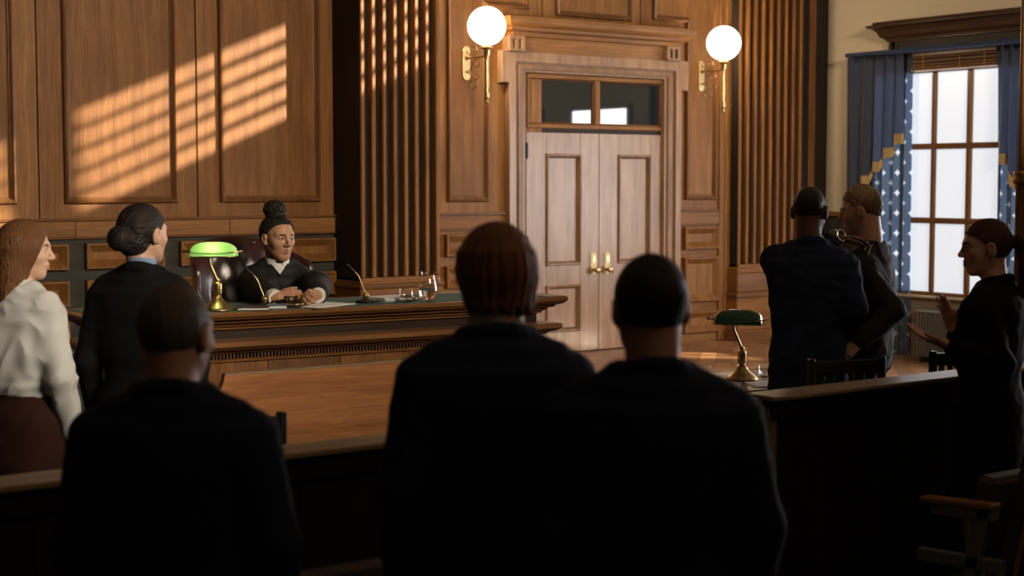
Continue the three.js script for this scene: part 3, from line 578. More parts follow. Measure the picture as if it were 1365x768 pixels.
function microphone(pos, turn, label, reach) {
  const t = thing('microphone', label, 'microphone', pos, turn, 'gooseneck microphones on the judge bench');
  part(t, 'base', lathe([[0, 0], [0.05, 0], [0.052, 0.008], [0.044, 0.014], [0.02, 0.018], [0, 0.018]], 24), M.iron);
  part(t, 'neck_socket', lathe([[0, 0.015], [0.014, 0.015], [0.016, 0.04], [0.011, 0.05], [0, 0.05]], 16), M.agedBrass);
  part(t, 'gooseneck', tube([[0, 0.04, 0], [-0.02 * reach, 0.09, 0], [-0.035 * reach, 0.13, 0], [-0.055 * reach, 0.155, 0]], 0.0035, 24, 8), M.agedBrass);
  part(t, 'capsule', moved(lathe([[0, 0], [0.0045, 0], [0.0055, 0.01], [0.0055, 0.055], [0.003, 0.06], [0, 0.06]], 12), -0.053 * reach, 0.152, 0, 0, 0, 0.78), M.iron);
}
microphone(benchAt(3.40, -6.74), CAMTURN, 'thin gooseneck microphone between the judge and the open folder', 1);
microphone(benchAt(3.925, -6.665), CAMTURN, 'thin gooseneck microphone beside the stacked white papers', 1);
{
  const g = thing('gavel', 'dark wooden gavel with brass band lying before the judge', 'gavel', onTop(benchAt(3.485, -6.63), 0.0195), rad(-25));
  const hd = lathe([[0, -0.034], [0.015, -0.034], [0.018, -0.03], [0.018, -0.02], [0.014, -0.016], [0.016, -0.01], [0.016, 0.01], [0.014, 0.016], [0.018, 0.02], [0.018, 0.03], [0.015, 0.034], [0, 0.034]], 20);
  part(g, 'head', moved(hd, 0, 0.0185, 0, 0, 0, Math.PI / 2), M.benchDark);
  part(g, 'band', moved(lathe([[0.0165, -0.007], [0.0172, 0], [0.0165, 0.007]], 20), 0, 0.0185, 0, 0, 0, Math.PI / 2), M.brass);
  part(g, 'handle', tube([[0, 0.018, 0], [-0.045, 0.012, -0.018], [-0.095, 0.004, -0.035]], 0.0055, 16, 10), M.benchDark);
  const b = thing('sound_block', 'round dark wooden sound block under the gavel', 'sound block', benchAt(3.50, -6.62));
  part(b, 'disc', lathe([[0, 0], [0.05, 0], [0.052, 0.006], [0.046, 0.014], [0.04, 0.018], [0, 0.018]], 32), M.benchDark);
  part(b, 'ring', moved(new THREE.TorusGeometry(0.044, 0.0035, 8, 32), 0, 0.0165, 0, Math.PI / 2), M.brass);
  const stack = (name, label, cat, wx, wz, w, d, n, turn, th = 0.0012, mat = M.paper) => {
    const p = thing(name, label, cat, benchAt(wx, wz), turn);
    for (let k = 0; k < n; k++) part(p, 'sheet', moved(cbox(-w / 2, w / 2, 0, th, -d / 2, d / 2, 0.0003), rr(-0.004, 0.004), 0.0005 + k * (th + 0.0004), rr(-0.004, 0.004), 0, rr(-0.05, 0.05)), mat);
    return p;
  };
  stack('papers', 'loose white papers under the clasped hands of the judge', 'papers', 3.64, -6.63, 0.21, 0.29, 4, rad(-70));
  stack('papers', 'pile of white papers beside the drinking glass on the bench', 'papers', 4.085, -6.70, 0.16, 0.2, 14, rad(-80));
  const book = (label, wx, wz, w, d, h, turn, col) => {
    const p = thing('folder', label, 'folder', benchAt(wx, wz), turn);
    const m = new THREE.MeshStandardMaterial({ color: col, roughness: 0.5 });
    part(p, 'cover', [cbox(-w / 2, w / 2, 0, 0.003, -d / 2, d / 2, 0.001), cbox(-w / 2, w / 2, h - 0.003, h, -d / 2, d / 2, 0.001), cbox(-w / 2, -w / 2 + 0.003, 0, h, -d / 2, d / 2, 0.001)], m);
    part(p, 'pages', cbox(-w / 2 + 0.004, w / 2 - 0.006, 0.003, h - 0.003, -d / 2 + 0.005, d / 2 - 0.005, 0.001), M.paper);
  };
  book('black covered folder lying beside the lit desk lamp', 3.275, -6.605, 0.15, 0.12, 0.016, rad(-30), rgb(0.03, 0.027, 0.025));
  book('blue grey folder lying under the first microphone', 3.405, -6.62, 0.1, 0.11, 0.018, rad(-30), rgb(0.12, 0.16, 0.2));
  const w = thing('wristwatch', 'small brass coloured wristwatch lying between glass and jug', 'watch', benchAt(4.155, -6.60), 0.4);
  part(w, 'strap', moved(new THREE.TorusGeometry(0.022, 0.004, 8, 24), 0, 0.008, 0, Math.PI / 2, 0, 0), M.iron);
  part(w, 'case', moved(lathe([[0, 0], [0.012, 0], [0.013, 0.004], [0.011, 0.008], [0, 0.009]], 18), 0.018, 0.01, 0.012), M.brass);
}
function tumbler(pos, label, r, h, fill) {
  const t = thing('drinking_glass', label, 'glass', pos, 0, 'drinking glasses');
  const seg = 48, pr = [[0, 0], [r * 0.93, 0], [r * 0.96, 0.004], [r, h], [r - 0.0025, h + 0.001], [r * 0.9, 0.014], [0, 0.012]];
  const g = lathe(pr, seg), p = g.attributes.position;
  for (let i = 0; i < p.count; i++) { const x = p.getX(i), y = p.getY(i), z = p.getZ(i), q = Math.hypot(x, z); if (q > r * 0.92 && y > 0.003 && y < h * 0.92) { const k = 1 + 0.02 * Math.cos(Math.atan2(z, x) * 24); p.setX(i, x * k); p.setZ(i, z * k); } }
  g.computeVertexNormals(); part(t, 'glass_body', g, M.clear, 'ribbed clear glass');
  if (fill) part(t, 'water', lathe([[0, 0.0135], [r * 0.885, 0.0155], [r * 0.93, fill], [0, fill]], 32), M.water);
  return t;
}
tumbler(benchAt(4.098, -6.565), 'ribbed drinking glass beside the water jug on the judge bench', 0.036, 0.072, 0.034);
{
  const t = thing('water_jug', 'glass jug half full of water on the judge bench', 'jug', benchAt(4.222, -6.55), CAMTURN);
  part(t, 'glass_body', lathe([[0, 0], [0.032, 0], [0.038, 0.004], [0.045, 0.03], [0.0475, 0.055], [0.045, 0.08], [0.037, 0.11], [0.0335, 0.128], [0.034, 0.14], [0.037, 0.15], [0.0355, 0.151], [0.0315, 0.14], [0.031, 0.128], [0.0345, 0.11], [0.0425, 0.08], [0.045, 0.055], [0.0425, 0.031], [0.036, 0.008], [0, 0.006]], 40), M.clear);
  part(t, 'water', lathe([[0, 0.0065], [0.0355, 0.0085], [0.042, 0.031], [0.0447, 0.055], [0.0437, 0.068], [0, 0.068]], 36), M.water);
  part(t, 'handle', tube([[0.033, 0.128, 0], [0.052, 0.126, 0], [0.056, 0.105, 0], [0.054, 0.075, 0], [0.046, 0.06, 0]], 0.004, 24, 8), M.clear);
}
// -------- clerk's desk below the bench --------
{
  const t = thing('clerk_desk', 'plain reddish wooden desk front standing below the judge bench', 'desk', [2.815, 0, -6.0]);
  const s = new THREE.Shape(); s.moveTo(0.05, 0.03); s.lineTo(1.7, 0.03); s.lineTo(1.7, 1.022); s.lineTo(0.02, 1.022); s.quadraticCurveTo(0.012, 0.97, -0.02, 0.945); s.quadraticCurveTo(-0.03, 0.9, 0.0, 0.86); s.lineTo(0.05, 0.84); s.closePath();
  const g = new THREE.ExtrudeGeometry(s, { depth: 0.026, bevelEnabled: true, bevelThickness: 0.004, bevelSize: 0.004, bevelSegments: 2, curveSegments: 10 }); g.translate(0, 0, -0.026);
  part(t, 'front_panel', uvBox(g, 'x'), M.front);
  part(t, 'top_strip', cbox(0.02, 1.7, 1.02, 1.03, -0.034, 0.006, 0.003, 'x'), M.rail);
  part(t, 'work_top', cbox(0.02, 1.7, 0.74, 0.77, -0.36, -0.03, 0.004, 'x'), M.front);
  for (const x of [0.03, 1.66]) part(t, 'side_panel', cbox(x, x + 0.03, 0, 0.74, -0.34, -0.03, 0.003), M.front);
}
// -------- judge's chair --------
const JC = onBench(0.60, -0.98, 0.42);
{
  const t = thing('judge_chair', 'high backed burgundy leather armchair behind the bench', 'armchair', JC, BEN.turn + rad(8));
  const P = [], I = [], nu = 48, nv = 40;                           // curved, buttoned back: wings come forward
  const surf = (u, v, off) => {                                    // u across -1..1, v up 0..1
    const w = 0.33 + 0.035 * v, top = 1.13 - 0.13 * Math.pow(Math.abs(u), 2.6), y = 0.44 + (top - 0.44) * v;
    const wing = Math.max(0, Math.abs(u) - 0.55) / 0.45, roll = Math.max(0, v - 0.86) / 0.14;
    const bx = Math.cos(u * 4.5 * Math.PI) * 0.011, by = Math.cos((v * 6 + 0.5) * Math.PI) * 0.008;
    const z = -0.05 - 0.14 * v + 0.2 * wing * wing * (0.5 + 0.5 * v) + (off > 0 ? bx * by * 90 + 0.014 : 0) + off - 0.03 * roll * roll;
    return [u * w, y, z];
  };
  for (let s = 0; s < 2; s++) for (let j = 0; j <= nv; j++) for (let i = 0; i <= nu; i++) {
    const u = -1 + 2 * i / nu, v = j / nv, edge = Math.pow(Math.max(Math.abs(u), v), 10);
    P.push(...surf(u, v, (s ? -1 : 1) * 0.055 * Math.sqrt(Math.max(0, 1 - edge))));
    if (i < nu && j < nv) { const q = s * (nu + 1) * (nv + 1) + j * (nu + 1) + i; s ? I.push(q, q + nu + 1, q + 1, q + 1, q + nu + 1, q + nu + 2) : I.push(q, q + 1, q + nu + 1, q + 1, q + nu + 2, q + nu + 1); }
  }
  const g = new THREE.BufferGeometry(); g.setAttribute('position', new THREE.Float32BufferAttribute(P, 3)); g.setIndex(I); g.computeVertexNormals(); g.setAttribute('uv', new THREE.Float32BufferAttribute(P.filter((_, k) => k % 3 < 2), 2));
  const back = part(t, 'backrest', g, M.leather);
  for (let j = 0; j < 4; j++) for (let i = -2 + (j & 1) * 0.5; i <= 2; i++) { const p = surf(i / 2.25, (j * 2 + 1.0) / 8 + 0.08, 0.05); part(back, 'button', ball(0.011, p[0], p[1], p[2] - 0.004, [1, 1, 0.6], 10), M.leather); }
  for (const s of [-1, 1]) {
    part(t, 'armrest', moved(cbox(-0.05, 0.05, -0.14, 0.09, -0.2, 0.24, 0.045), s * 0.34, 0.62, 0.1), M.leather);
  }
  part(t, 'seat', cbox(-0.3, 0.3, 0.36, 0.47, -0.12, 0.38, 0.04), M.leather);
  part(t, 'pedestal', lathe([[0, 0.06], [0.04, 0.06], [0.04, 0.36], [0, 0.36]], 16), M.iron);
  for (let k = 0; k < 5; k++) { const a = k * 1.2566; part(t, 'foot', tube([[0, 0.09, 0], [Math.cos(a) * 0.15, 0.07, Math.sin(a) * 0.15], [Math.cos(a) * 0.29, 0.03, Math.sin(a) * 0.29]], 0.02, 10, 8), M.blackwood); }
}
// -------- counsel tables --------
{
  const t = thing('counsel_table', 'wooden counsel table under the unlit green lamp', 'table', [5.95, 0, -6.06], rad(-8));
  part(t, 'table_top', cbox(-0.42, 0.75, 0.728, 0.758, -0.36, 0.36, 0.006, 'x'), M.bench);
  part(t, 'apron', cbox(-0.36, 0.69, 0.64, 0.728, -0.31, 0.31, 0.004, 'x'), M.benchDark);
  for (const x of [-0.35, 0.63]) for (const z of [-0.29, 0.24]) part(t, 'leg', cbox(x, x + 0.055, 0, 0.66, z, z + 0.055, 0.006), M.benchDark);
  bankerLamp([5.985, 0.758, -6.09], rad(-52), 'unlit dark green desk lamp with brass foot on the counsel table', false, 1.12);
  tumbler([5.78, 0.758, -6.18], 'short drinking glass on counsel table near green lamp', 0.04, 0.085, 0.03);
  tumbler([6.19, 0.758, -6.12], 'small glass tucked behind the brass foot of the unlit lamp', 0.033, 0.075, 0.03);
  const f = thing('folder', 'grey folder lying on the counsel table', 'folder', [5.70, 0.7585, -6.0], rad(40));
  part(f, 'cover', cbox(-0.09, 0.09, 0, 0.006, -0.13, 0.13, 0.001), new THREE.MeshStandardMaterial({ color: rgb(0.16, 0.17, 0.17), roughness: 0.6 }));
  part(f, 'flap', cbox(-0.08, 0.09, 0.006, 0.009, -0.13, 0.11, 0.001), new THREE.MeshStandardMaterial({ color: rgb(0.2, 0.21, 0.21), roughness: 0.6 }));
  const p = thing('papers', 'white papers spread in front of the unlit green lamp', 'papers', [5.95, 0.7585, -5.83], rad(-30));
  for (let k = 0; k < 3; k++) part(p, 'sheet', moved(cbox(-0.13, 0.13, 0, 0.0012, -0.1, 0.1, 0.0003), k * 0.006, 0.0005 + k * 0.0016, -k * 0.008, 0, k * 0.1), M.paper);
  const u = thing('counsel_table', 'wooden counsel table behind the person in the white blouse', 'table', [2.2, 0, -6.9], rad(-4));
  part(u, 'table_top', cbox(-0.7, 0.35, 0.728, 0.758, -0.35, 0.35, 0.006, 'x'), M.bench);
  part(u, 'apron', cbox(-0.64, 0.3, 0.64, 0.728, -0.3, 0.3, 0.004, 'x'), M.benchDark);
  for (const x of [-0.63, 0.24]) for (const z of [-0.29, 0.24]) part(u, 'leg', cbox(x, x + 0.055, 0, 0.66, z, z + 0.055, 0.006), M.benchDark);
}
// -------- the bar between court and gallery --------
function bar(x0, x1, label, endLeft) {
  const t = thing('court_bar', label, 'barrier', [x0, 0, -4.34], 0), L = x1 - x0;
  part(t, 'cap_rail', cbox(-0.03, L, 0.98, 1.0, -0.09, 0.078, 0.005, 'x'), M.rail, 'pale wooden cap');
  part(t, 'cap_moulding', beltGeo(0, L - 0.02, -0.05, 0.04, [[0, 0.9], [0.008, 0.905], [0.012, 0.925], [0.014, 0.96], [0.028, 0.98]]), M.pew);
  const n = Math.round(L / 0.45);
  for (let k = 0; k < n; k++) { part(t, 'panel', cbox(0.03 + (L - 0.05) * k / n, 0.03 + (L - 0.05) * (k + 1) / n - 0.003, 0.1, 0.905, -0.03, 0.02, 0.003), M.pew); }
  part(t, 'plinth', cbox(0, L, 0, 0.1, -0.05, 0.04, 0.006, 'x'), M.pew);
  if (endLeft) { part(t, 'end_post', cbox(-0.012, 0.03, 0, 0.905, -0.045, 0.038, 0.004), M.rail, 'brown end post'); const d = []; for (let k = 0; k < 7; k++) d.push(slab(-0.02, -0.01, 0.91, 0.95, -0.044 + k * 0.012, -0.044 + k * 0.012 + 0.006)); part(t, 'dentil_course', d, M.rail).userData.kind = 'stuff'; }
}
bar(-1.6, 2.75, 'long dark wooden court bar with pale cap behind the grey haired person');
bar(4.40, 7.1, 'dark wooden court bar with pale cap in front of the two greeting people', true);

// -------- black slat chairs --------
function slatChair(pos, turn, label, h = 1.0) {
  const t = thing('slat_chair', label, 'chair', pos, turn, 'black slat back chairs at the counsel tables');
  part(t, 'seat', cbox(-0.2, 0.2, 0.43, 0.46, -0.2, 0.2, 0.01), M.blackwood);
  for (const x of [-0.195, 0.165]) {
    part(t, 'back_post', cbox(x, x + 0.03, 0, h, -0.215, -0.175, 0.006), M.blackwood);
    part(t, 'leg', cbox(x, x + 0.03, 0, 0.43, 0.16, 0.19, 0.006), M.blackwood);
  }
  part(t, 'top_rail', cbox(-0.168, 0.168, h - 0.075, h - 0.012, -0.208, -0.182, 0.008, 'x'), M.blackwood);
  part(t, 'lower_rail', cbox(-0.168, 0.168, 0.58, 0.62, -0.205, -0.185, 0.005, 'x'), M.blackwood);
  for (let k = 0; k < 6; k++) part(t, 'slat', cbox(-0.142 + k * 0.051, -0.142 + k * 0.051 + 0.028, 0.62, h - 0.075, -0.201, -0.189, 0.003), M.blackwood);
}
slatChair([5.39, 0, -4.93], rad(161), 'black slat back chair behind the court bar at the two greeting people', 1.05);
slatChair([6.45, 0, -5.12], rad(165), 'black slat back chair beside the clapping person', 1.0);
slatChair([2.27, 0, -4.92], rad(176), 'black slat back chair behind the grey haired person', 1.06);

// -------- gallery seats --------
function gallerySeat(x0, label) {
  const t = thing('gallery_seat', label, 'seat', [x0, 0, -3.5], 0, 'folding gallery seats in one row'), W = 0.55;
  const lean = g => g.applyMatrix4(new THREE.Matrix4().makeTranslation(0, 0.3, 0).multiply(new THREE.Matrix4().makeRotationX(0.22)).multiply(new THREE.Matrix4().makeTranslation(0, -0.3, 0)));
  part(t, 'back_shell', lean(cbox(0, W, 0.3, 0.815, -0.012, 0.004, 0.006, 'x')), M.pew);
  part(t, 'shell_edge', lean(merge([cbox(0, W, 0.811, 0.822, -0.014, 0.006, 0.003, 'x'), cbox(-0.006, 0.004, 0.3, 0.82, -0.014, 0.006, 0.003)])), M.oak, 'pale plywood edge');
  const cu = lean(cbox(0.01, W - 0.01, 0.36, 0.85, -0.1, -0.012, 0.04)); part(t, 'back_cushion', cu, M.seatFabric);
  part(t, 'seat_cushion', moved(cbox(0.03, W - 0.03, -0.19, 0.19, -0.05, 0.04, 0.04), 0, 0.53, -0.17, 0.12), M.seatFabric);
  for (const x of [-0.03, W - 0.01]) {
    const a = new THREE.Shape([[-0.36, 0.0], [0.08, 0], [0.085, 0.03], [-0.1, 0.05], [-0.16, 0.58], [-0.3, 0.61], [-0.3, 0.645], [-0.03, 0.60], [-0.02, 0.5], [0.05, 0.05], [-0.2, 0.05]].map(p => new THREE.Vector2(...p)));
    void a;
    const g = [moved(cbox(-0.02, 0.02, -0.03, 0.03, 0, 0.3, 0.004, 'z'), x + 0.012, 0.578, -0.36, -0.07), moved(cbox(-0.02, 0.02, 0, 0.63, -0.028, 0.028, 0.004), x + 0.012, 0.0, -0.255, 0.24), moved(cbox(-0.02, 0.02, 0, 0.05, -0.3, 0.1, 0.004, 'z'), x + 0.012, 0.37, -0.12, -0.06), cbox(x - 0.012, x + 0.036, 0, 0.03, -0.42, 0.02, 0.004, 'z')];
    part(t, 'side_frame', g, M.greyMetal);
    part(t, 'armrest', moved(cbox(-0.032, 0.032, 0, 0.026, -0.32, 0.02, 0.007, 'z'), x + 0.012, 0.61, -0.08, -0.07), M.oak);
  }
}
gallerySeat(4.86, 'brown gallery seat with wooden armrest near the end of the right court bar');
gallerySeat(5.54, 'brown gallery seat behind the clapping person');
gallerySeat(1.55, 'gallery seat in front of the grey haired person');
gallerySeat(2.21, 'gallery seat in front of the bobbed hair person');

// ================================================================ PEOPLE
// signed distance fields: tapered capsules, ellipsoids and lofted trunks, joined with a smooth minimum
const smin = (a, b, k) => { if (k <= 0) return Math.min(a, b); const h = Math.max(k - Math.abs(a - b), 0) / k; return Math.min(a, b) - h * h * k * 0.25; };
const smax = (a, b, k) => -smin(-a, -b, k);
const cap = (a, b, ra, rb = ra, k = 0.02, sub = false) => {
  const [ax, ay, az] = a, dx = b[0] - ax, dy = b[1] - ay, dz = b[2] - az, l2 = Math.max(1e-9, dx * dx + dy * dy + dz * dz);
  return { k, sub, f: (x, y, z) => { const px = x - ax, py = y - ay, pz = z - az, h = Math.max(0, Math.min(1, (px * dx + py * dy + pz * dz) / l2)), qx = px - dx * h, qy = py - dy * h, qz = pz - dz * h; return Math.sqrt(qx * qx + qy * qy + qz * qz) - (ra + (rb - ra) * h); } };
};
const ell = (c, r, k = 0.02, sub = false, tilt = 0) => {
  const ct = Math.cos(tilt), st = Math.sin(tilt);
  return { k, sub, f: (x, y, z) => { x -= c[0]; y -= c[1]; z -= c[2]; if (tilt) { const t = ct * y - st * z; z = st * y + ct * z; y = t; } const a = x / r[0], b = y / r[1], d = z / r[2], k0 = Math.sqrt(a * a + b * b + d * d), k1 = Math.sqrt((a / r[0]) ** 2 + (b / r[1]) ** 2 + (d / r[2]) ** 2); return k1 < 1e-9 ? -Math.min(...r) : k0 * (k0 - 1) / k1; } };
};
// trunk from rows [y, halfWidth, halfDepth, centreZ, centreX]
const loft = (rows, k = 0.03, pw = 2.3) => {
  const y0 = rows[0][0], y1 = rows[rows.length - 1][0];
  return { k, f: (x, y, z) => {
    const yc = Math.max(y0, Math.min(y1, y)); let i = 0; while (i < rows.length - 2 && rows[i + 1][0] < yc) i++;
    const a = rows[i], b = rows[i + 1], t = (yc - a[0]) / (b[0] - a[0]), s = t * t * (3 - 2 * t), w = a[1] + (b[1] - a[1]) * s, d = a[2] + (b[2] - a[2]) * s, cz = (a[3] || 0) + ((b[3] || 0) - (a[3] || 0)) * s, cx = (a[4] || 0) + ((b[4] || 0) - (a[4] || 0)) * s;
    const q = Math.pow(Math.pow(Math.abs((x - cx) / w), pw) + Math.pow(Math.abs((z - cz) / d), pw), 1 / pw);
    return smax((q - 1) * Math.min(w, d), Math.max(y0 - y, y - y1), 0.015);
  } };
};
function fieldOf(prims, after) {
  return (x, y, z) => { let d = 1e3; for (const p of prims) { const v = p.f(x, y, z); d = p.sub ? smax(d, -v, p.k) : smin(d, v, p.k); } return after ? after(d, x, y, z) : d; };
}
// surface nets over a box, then pulled onto the surface; blocks far from it are skipped
function netMesh(f, lo, hi, h) {
  const n = [0, 1, 2].map(k => Math.ceil((hi[k] - lo[k]) / h / 4) * 4 + 1), [nx, ny, nz] = n, val = new Float32Array(nx * ny * nz).fill(9);
  const at = (i, j, k) => i + nx * (j + ny * k), B = 4, R = h * B * 0.87 * 1.7;
  for (let K = 0; K < nz - 1; K += B) for (let J = 0; J < ny - 1; J += B) for (let I = 0; I < nx - 1; I += B) {
    const d = f(lo[0] + (I + B / 2) * h, lo[1] + (J + B / 2) * h, lo[2] + (K + B / 2) * h);
    if (Math.abs(d) > R) { if (d < 0) for (let k = K; k <= K + B; k++) for (let j = J; j <= J + B; j++) for (let i = I; i <= I + B; i++) { const q = at(i, j, k); if (val[q] === 9) val[q] = -1; } continue; }
    for (let k = K; k <= K + B; k++) for (let j = J; j <= J + B; j++) for (let i = I; i <= I + B; i++) val[at(i, j, k)] = f(lo[0] + i * h, lo[1] + j * h, lo[2] + k * h);
  }
  const id = new Int32Array(nx * ny * nz).fill(-1), P = [], T = [];
  const E = [[0, 1], [2, 3], [4, 5], [6, 7], [0, 2], [1, 3], [4, 6], [5, 7], [0, 4], [1, 5], [2, 6], [3, 7]], v = new Float32Array(8);
  for (let k = 0; k < nz - 1; k++) for (let j = 0; j < ny - 1; j++) for (let i = 0; i < nx - 1; i++) {
    let s = 0; for (let c = 0; c < 8; c++) { v[c] = val[at(i + (c & 1), j + ((c >> 1) & 1), k + (c >> 2))]; if (v[c] < 0) s++; }
    if (s === 0 || s === 8) continue;
    let X = 0, Y = 0, Z = 0, m = 0;
    for (const [a, b] of E) if ((v[a] < 0) !== (v[b] < 0)) { const t = v[a] / (v[a] - v[b]); X += (a & 1) + ((b & 1) - (a & 1)) * t; Y += ((a >> 1) & 1) + (((b >> 1) & 1) - ((a >> 1) & 1)) * t; Z += (a >> 2) + ((b >> 2) - (a >> 2)) * t; m++; }
    id[at(i, j, k)] = P.length / 3; P.push(lo[0] + (i + X / m) * h, lo[1] + (j + Y / m) * h, lo[2] + (k + Z / m) * h);
  }
  const quad = (a, b, c, d, flip) => { if (a < 0 || b < 0 || c < 0 || d < 0) return; flip ? T.push(a, c, b, a, d, c) : T.push(a, b, c, a, c, d); };
  for (let k = 1; k < nz - 1; k++) for (let j = 1; j < ny - 1; j++) for (let i = 1; i < nx - 1; i++) {
    const s = val[at(i, j, k)] < 0;
    if (s !== val[at(i + 1, j, k)] < 0) quad(id[at(i, j - 1, k - 1)], id[at(i, j, k - 1)], id[at(i, j, k)], id[at(i, j - 1, k)], !s);
    if (s !== val[at(i, j + 1, k)] < 0) quad(id[at(i - 1, j, k - 1)], id[at(i - 1, j, k)], id[at(i, j, k)], id[at(i, j, k - 1)], !s);
    if (s !== val[at(i, j, k + 1)] < 0) quad(id[at(i - 1, j - 1, k)], id[at(i, j - 1, k)], id[at(i, j, k)], id[at(i - 1, j, k)], !s);
  }
  const N = new Float32Array(P.length), e = h * 0.35;
  for (let q = 0; q < P.length; q += 3) {
    for (let it = 0; it < 2; it++) {
      const x = P[q], y = P[q + 1], z = P[q + 2];
      let a = f(x + e, y, z) - f(x - e, y, z), b = f(x, y + e, z) - f(x, y - e, z), c = f(x, y, z + e) - f(x, y, z - e); const l = Math.hypot(a, b, c) || 1e-9, d = f(x, y, z), g = Math.max(0.3, l / (2 * e));
      a /= l; b /= l; c /= l; const mv = Math.max(-h, Math.min(h, d / g)) * (it ? 0.6 : 0.9);
      P[q] -= a * mv; P[q + 1] -= b * mv; P[q + 2] -= c * mv; N[q] = a; N[q + 1] = b; N[q + 2] = c;
    }
  }
  const g = new THREE.BufferGeometry();
  g.setAttribute('position', new THREE.Float32BufferAttribute(P, 3)); g.setAttribute('normal', new THREE.BufferAttribute(N, 3)); g.setIndex(T);
  const U = new Float32Array(P.length / 3 * 2); for (let q = 0; q < P.length / 3; q++) { U[2 * q] = (P[3 * q] + P[3 * q + 2] * 0.7) * 4; U[2 * q + 1] = P[3 * q + 1] * 4; }
  g.setAttribute('uv', new THREE.BufferAttribute(U, 2));
  return g;
}
function tint(g, fn) { const p = g.attributes.position, c = new Float32Array(p.count * 3); for (let i = 0; i < p.count; i++) c.set(fn(p.getX(i), p.getY(i), p.getZ(i)), 3 * i); g.setAttribute('color', new THREE.BufferAttribute(c, 3)); return g; }
const V3 = a => new THREE.Vector3(...a);

// ---- head, in its own axes: face towards +z, origin between the ears
function headPrims(o) {
  const j = o.jaw ?? (o.female ? 0.93 : 1), nw = o.nose ?? 1, P = [];
  P.push(ell([0, 0.028, -0.014], [0.0745, 0.089, 0.094], 0), ell([0, -0.004, 0.018], [0.065, 0.094, 0.0695], 0.03), ell([0, -0.062, 0.03], [0.053 * j, 0.048, 0.053], 0.03), cap([0, -0.099, 0.058], [0, -0.094, 0.05], 0.017, 0.018, 0.028));
  for (const s of [-1, 1]) {
    P.push(cap([s * 0.053 * j, -0.048, -0.004], [s * 0.02, -0.095, 0.054], 0.013, 0.013, 0.025), ell([s * 0.043, -0.021, 0.05], [0.021, 0.018, 0.022], 0.03), cap([s * 0.046, 0.027, 0.064], [s * 0.012, 0.024, 0.083], 0.0095, 0.009, 0.018));
  }
  for (const s of [-1, 1]) P.push(ell([s * 0.031, 0.007, 0.094], [0.019, 0.012, 0.015], 0.014, true));
  P.push(cap([0, 0.02, 0.083], [0, -0.021, 0.104], 0.0072, 0.0095, 0.011), ell([0, -0.0265, 0.1045], [0.0115, 0.0105, 0.0115], 0.009));
  for (const s of [-1, 1]) P.push(ell([s * 0.0125 * nw, -0.030, 0.094], [0.0078 * nw, 0.0075, 0.0095], 0.007), ell([s * 0.031, 0.006, 0.0742], [0.016, 0.0125, 0.0118], 0.006), ell([s * 0.0312, 0.0045, 0.0905], [0.0135, 0.0034, 0.009], 0.0025, true));
  for (const s of [-1, 1]) P.push(cap([s * 0.021, -0.0585, 0.0765], [0, -0.0555, 0.088], 0.0052, 0.0058, 0.006), cap([s * 0.018, -0.066, 0.0775], [0, -0.0685, 0.0865], 0.006, 0.0068, 0.006));
  for (const s of [-1, 1]) P.push(cap([s * 0.022, -0.0615, 0.083], [0, -0.0622, 0.0955], 0.0014, 0.0018, 0.003, true));
  for (const s of [-1, 1]) P.push(ell([s * 0.082, -0.003, -0.012], [0.0115, 0.0335, 0.0195], 0.008, false, -0.2), cap([s * 0.077, -0.03, 0.0], [s * 0.076, -0.024, 0.0], 0.0075, 0.0075, 0.006), ell([s * 0.092, 0.001, -0.004], [0.007, 0.016, 0.009], 0.004, true));
  return P;
}
const lerpTab = (tab, v) => { if (v <= tab[0][0]) return tab[0][1]; for (let i = 0; i + 1 < tab.length; i++) if (v <= tab[i + 1][0]) return tab[i][1] + (tab[i + 1][1] - tab[i][1]) * (v - tab[i][0]) / (tab[i + 1][0] - tab[i][0]); return tab[tab.length - 1][1]; };
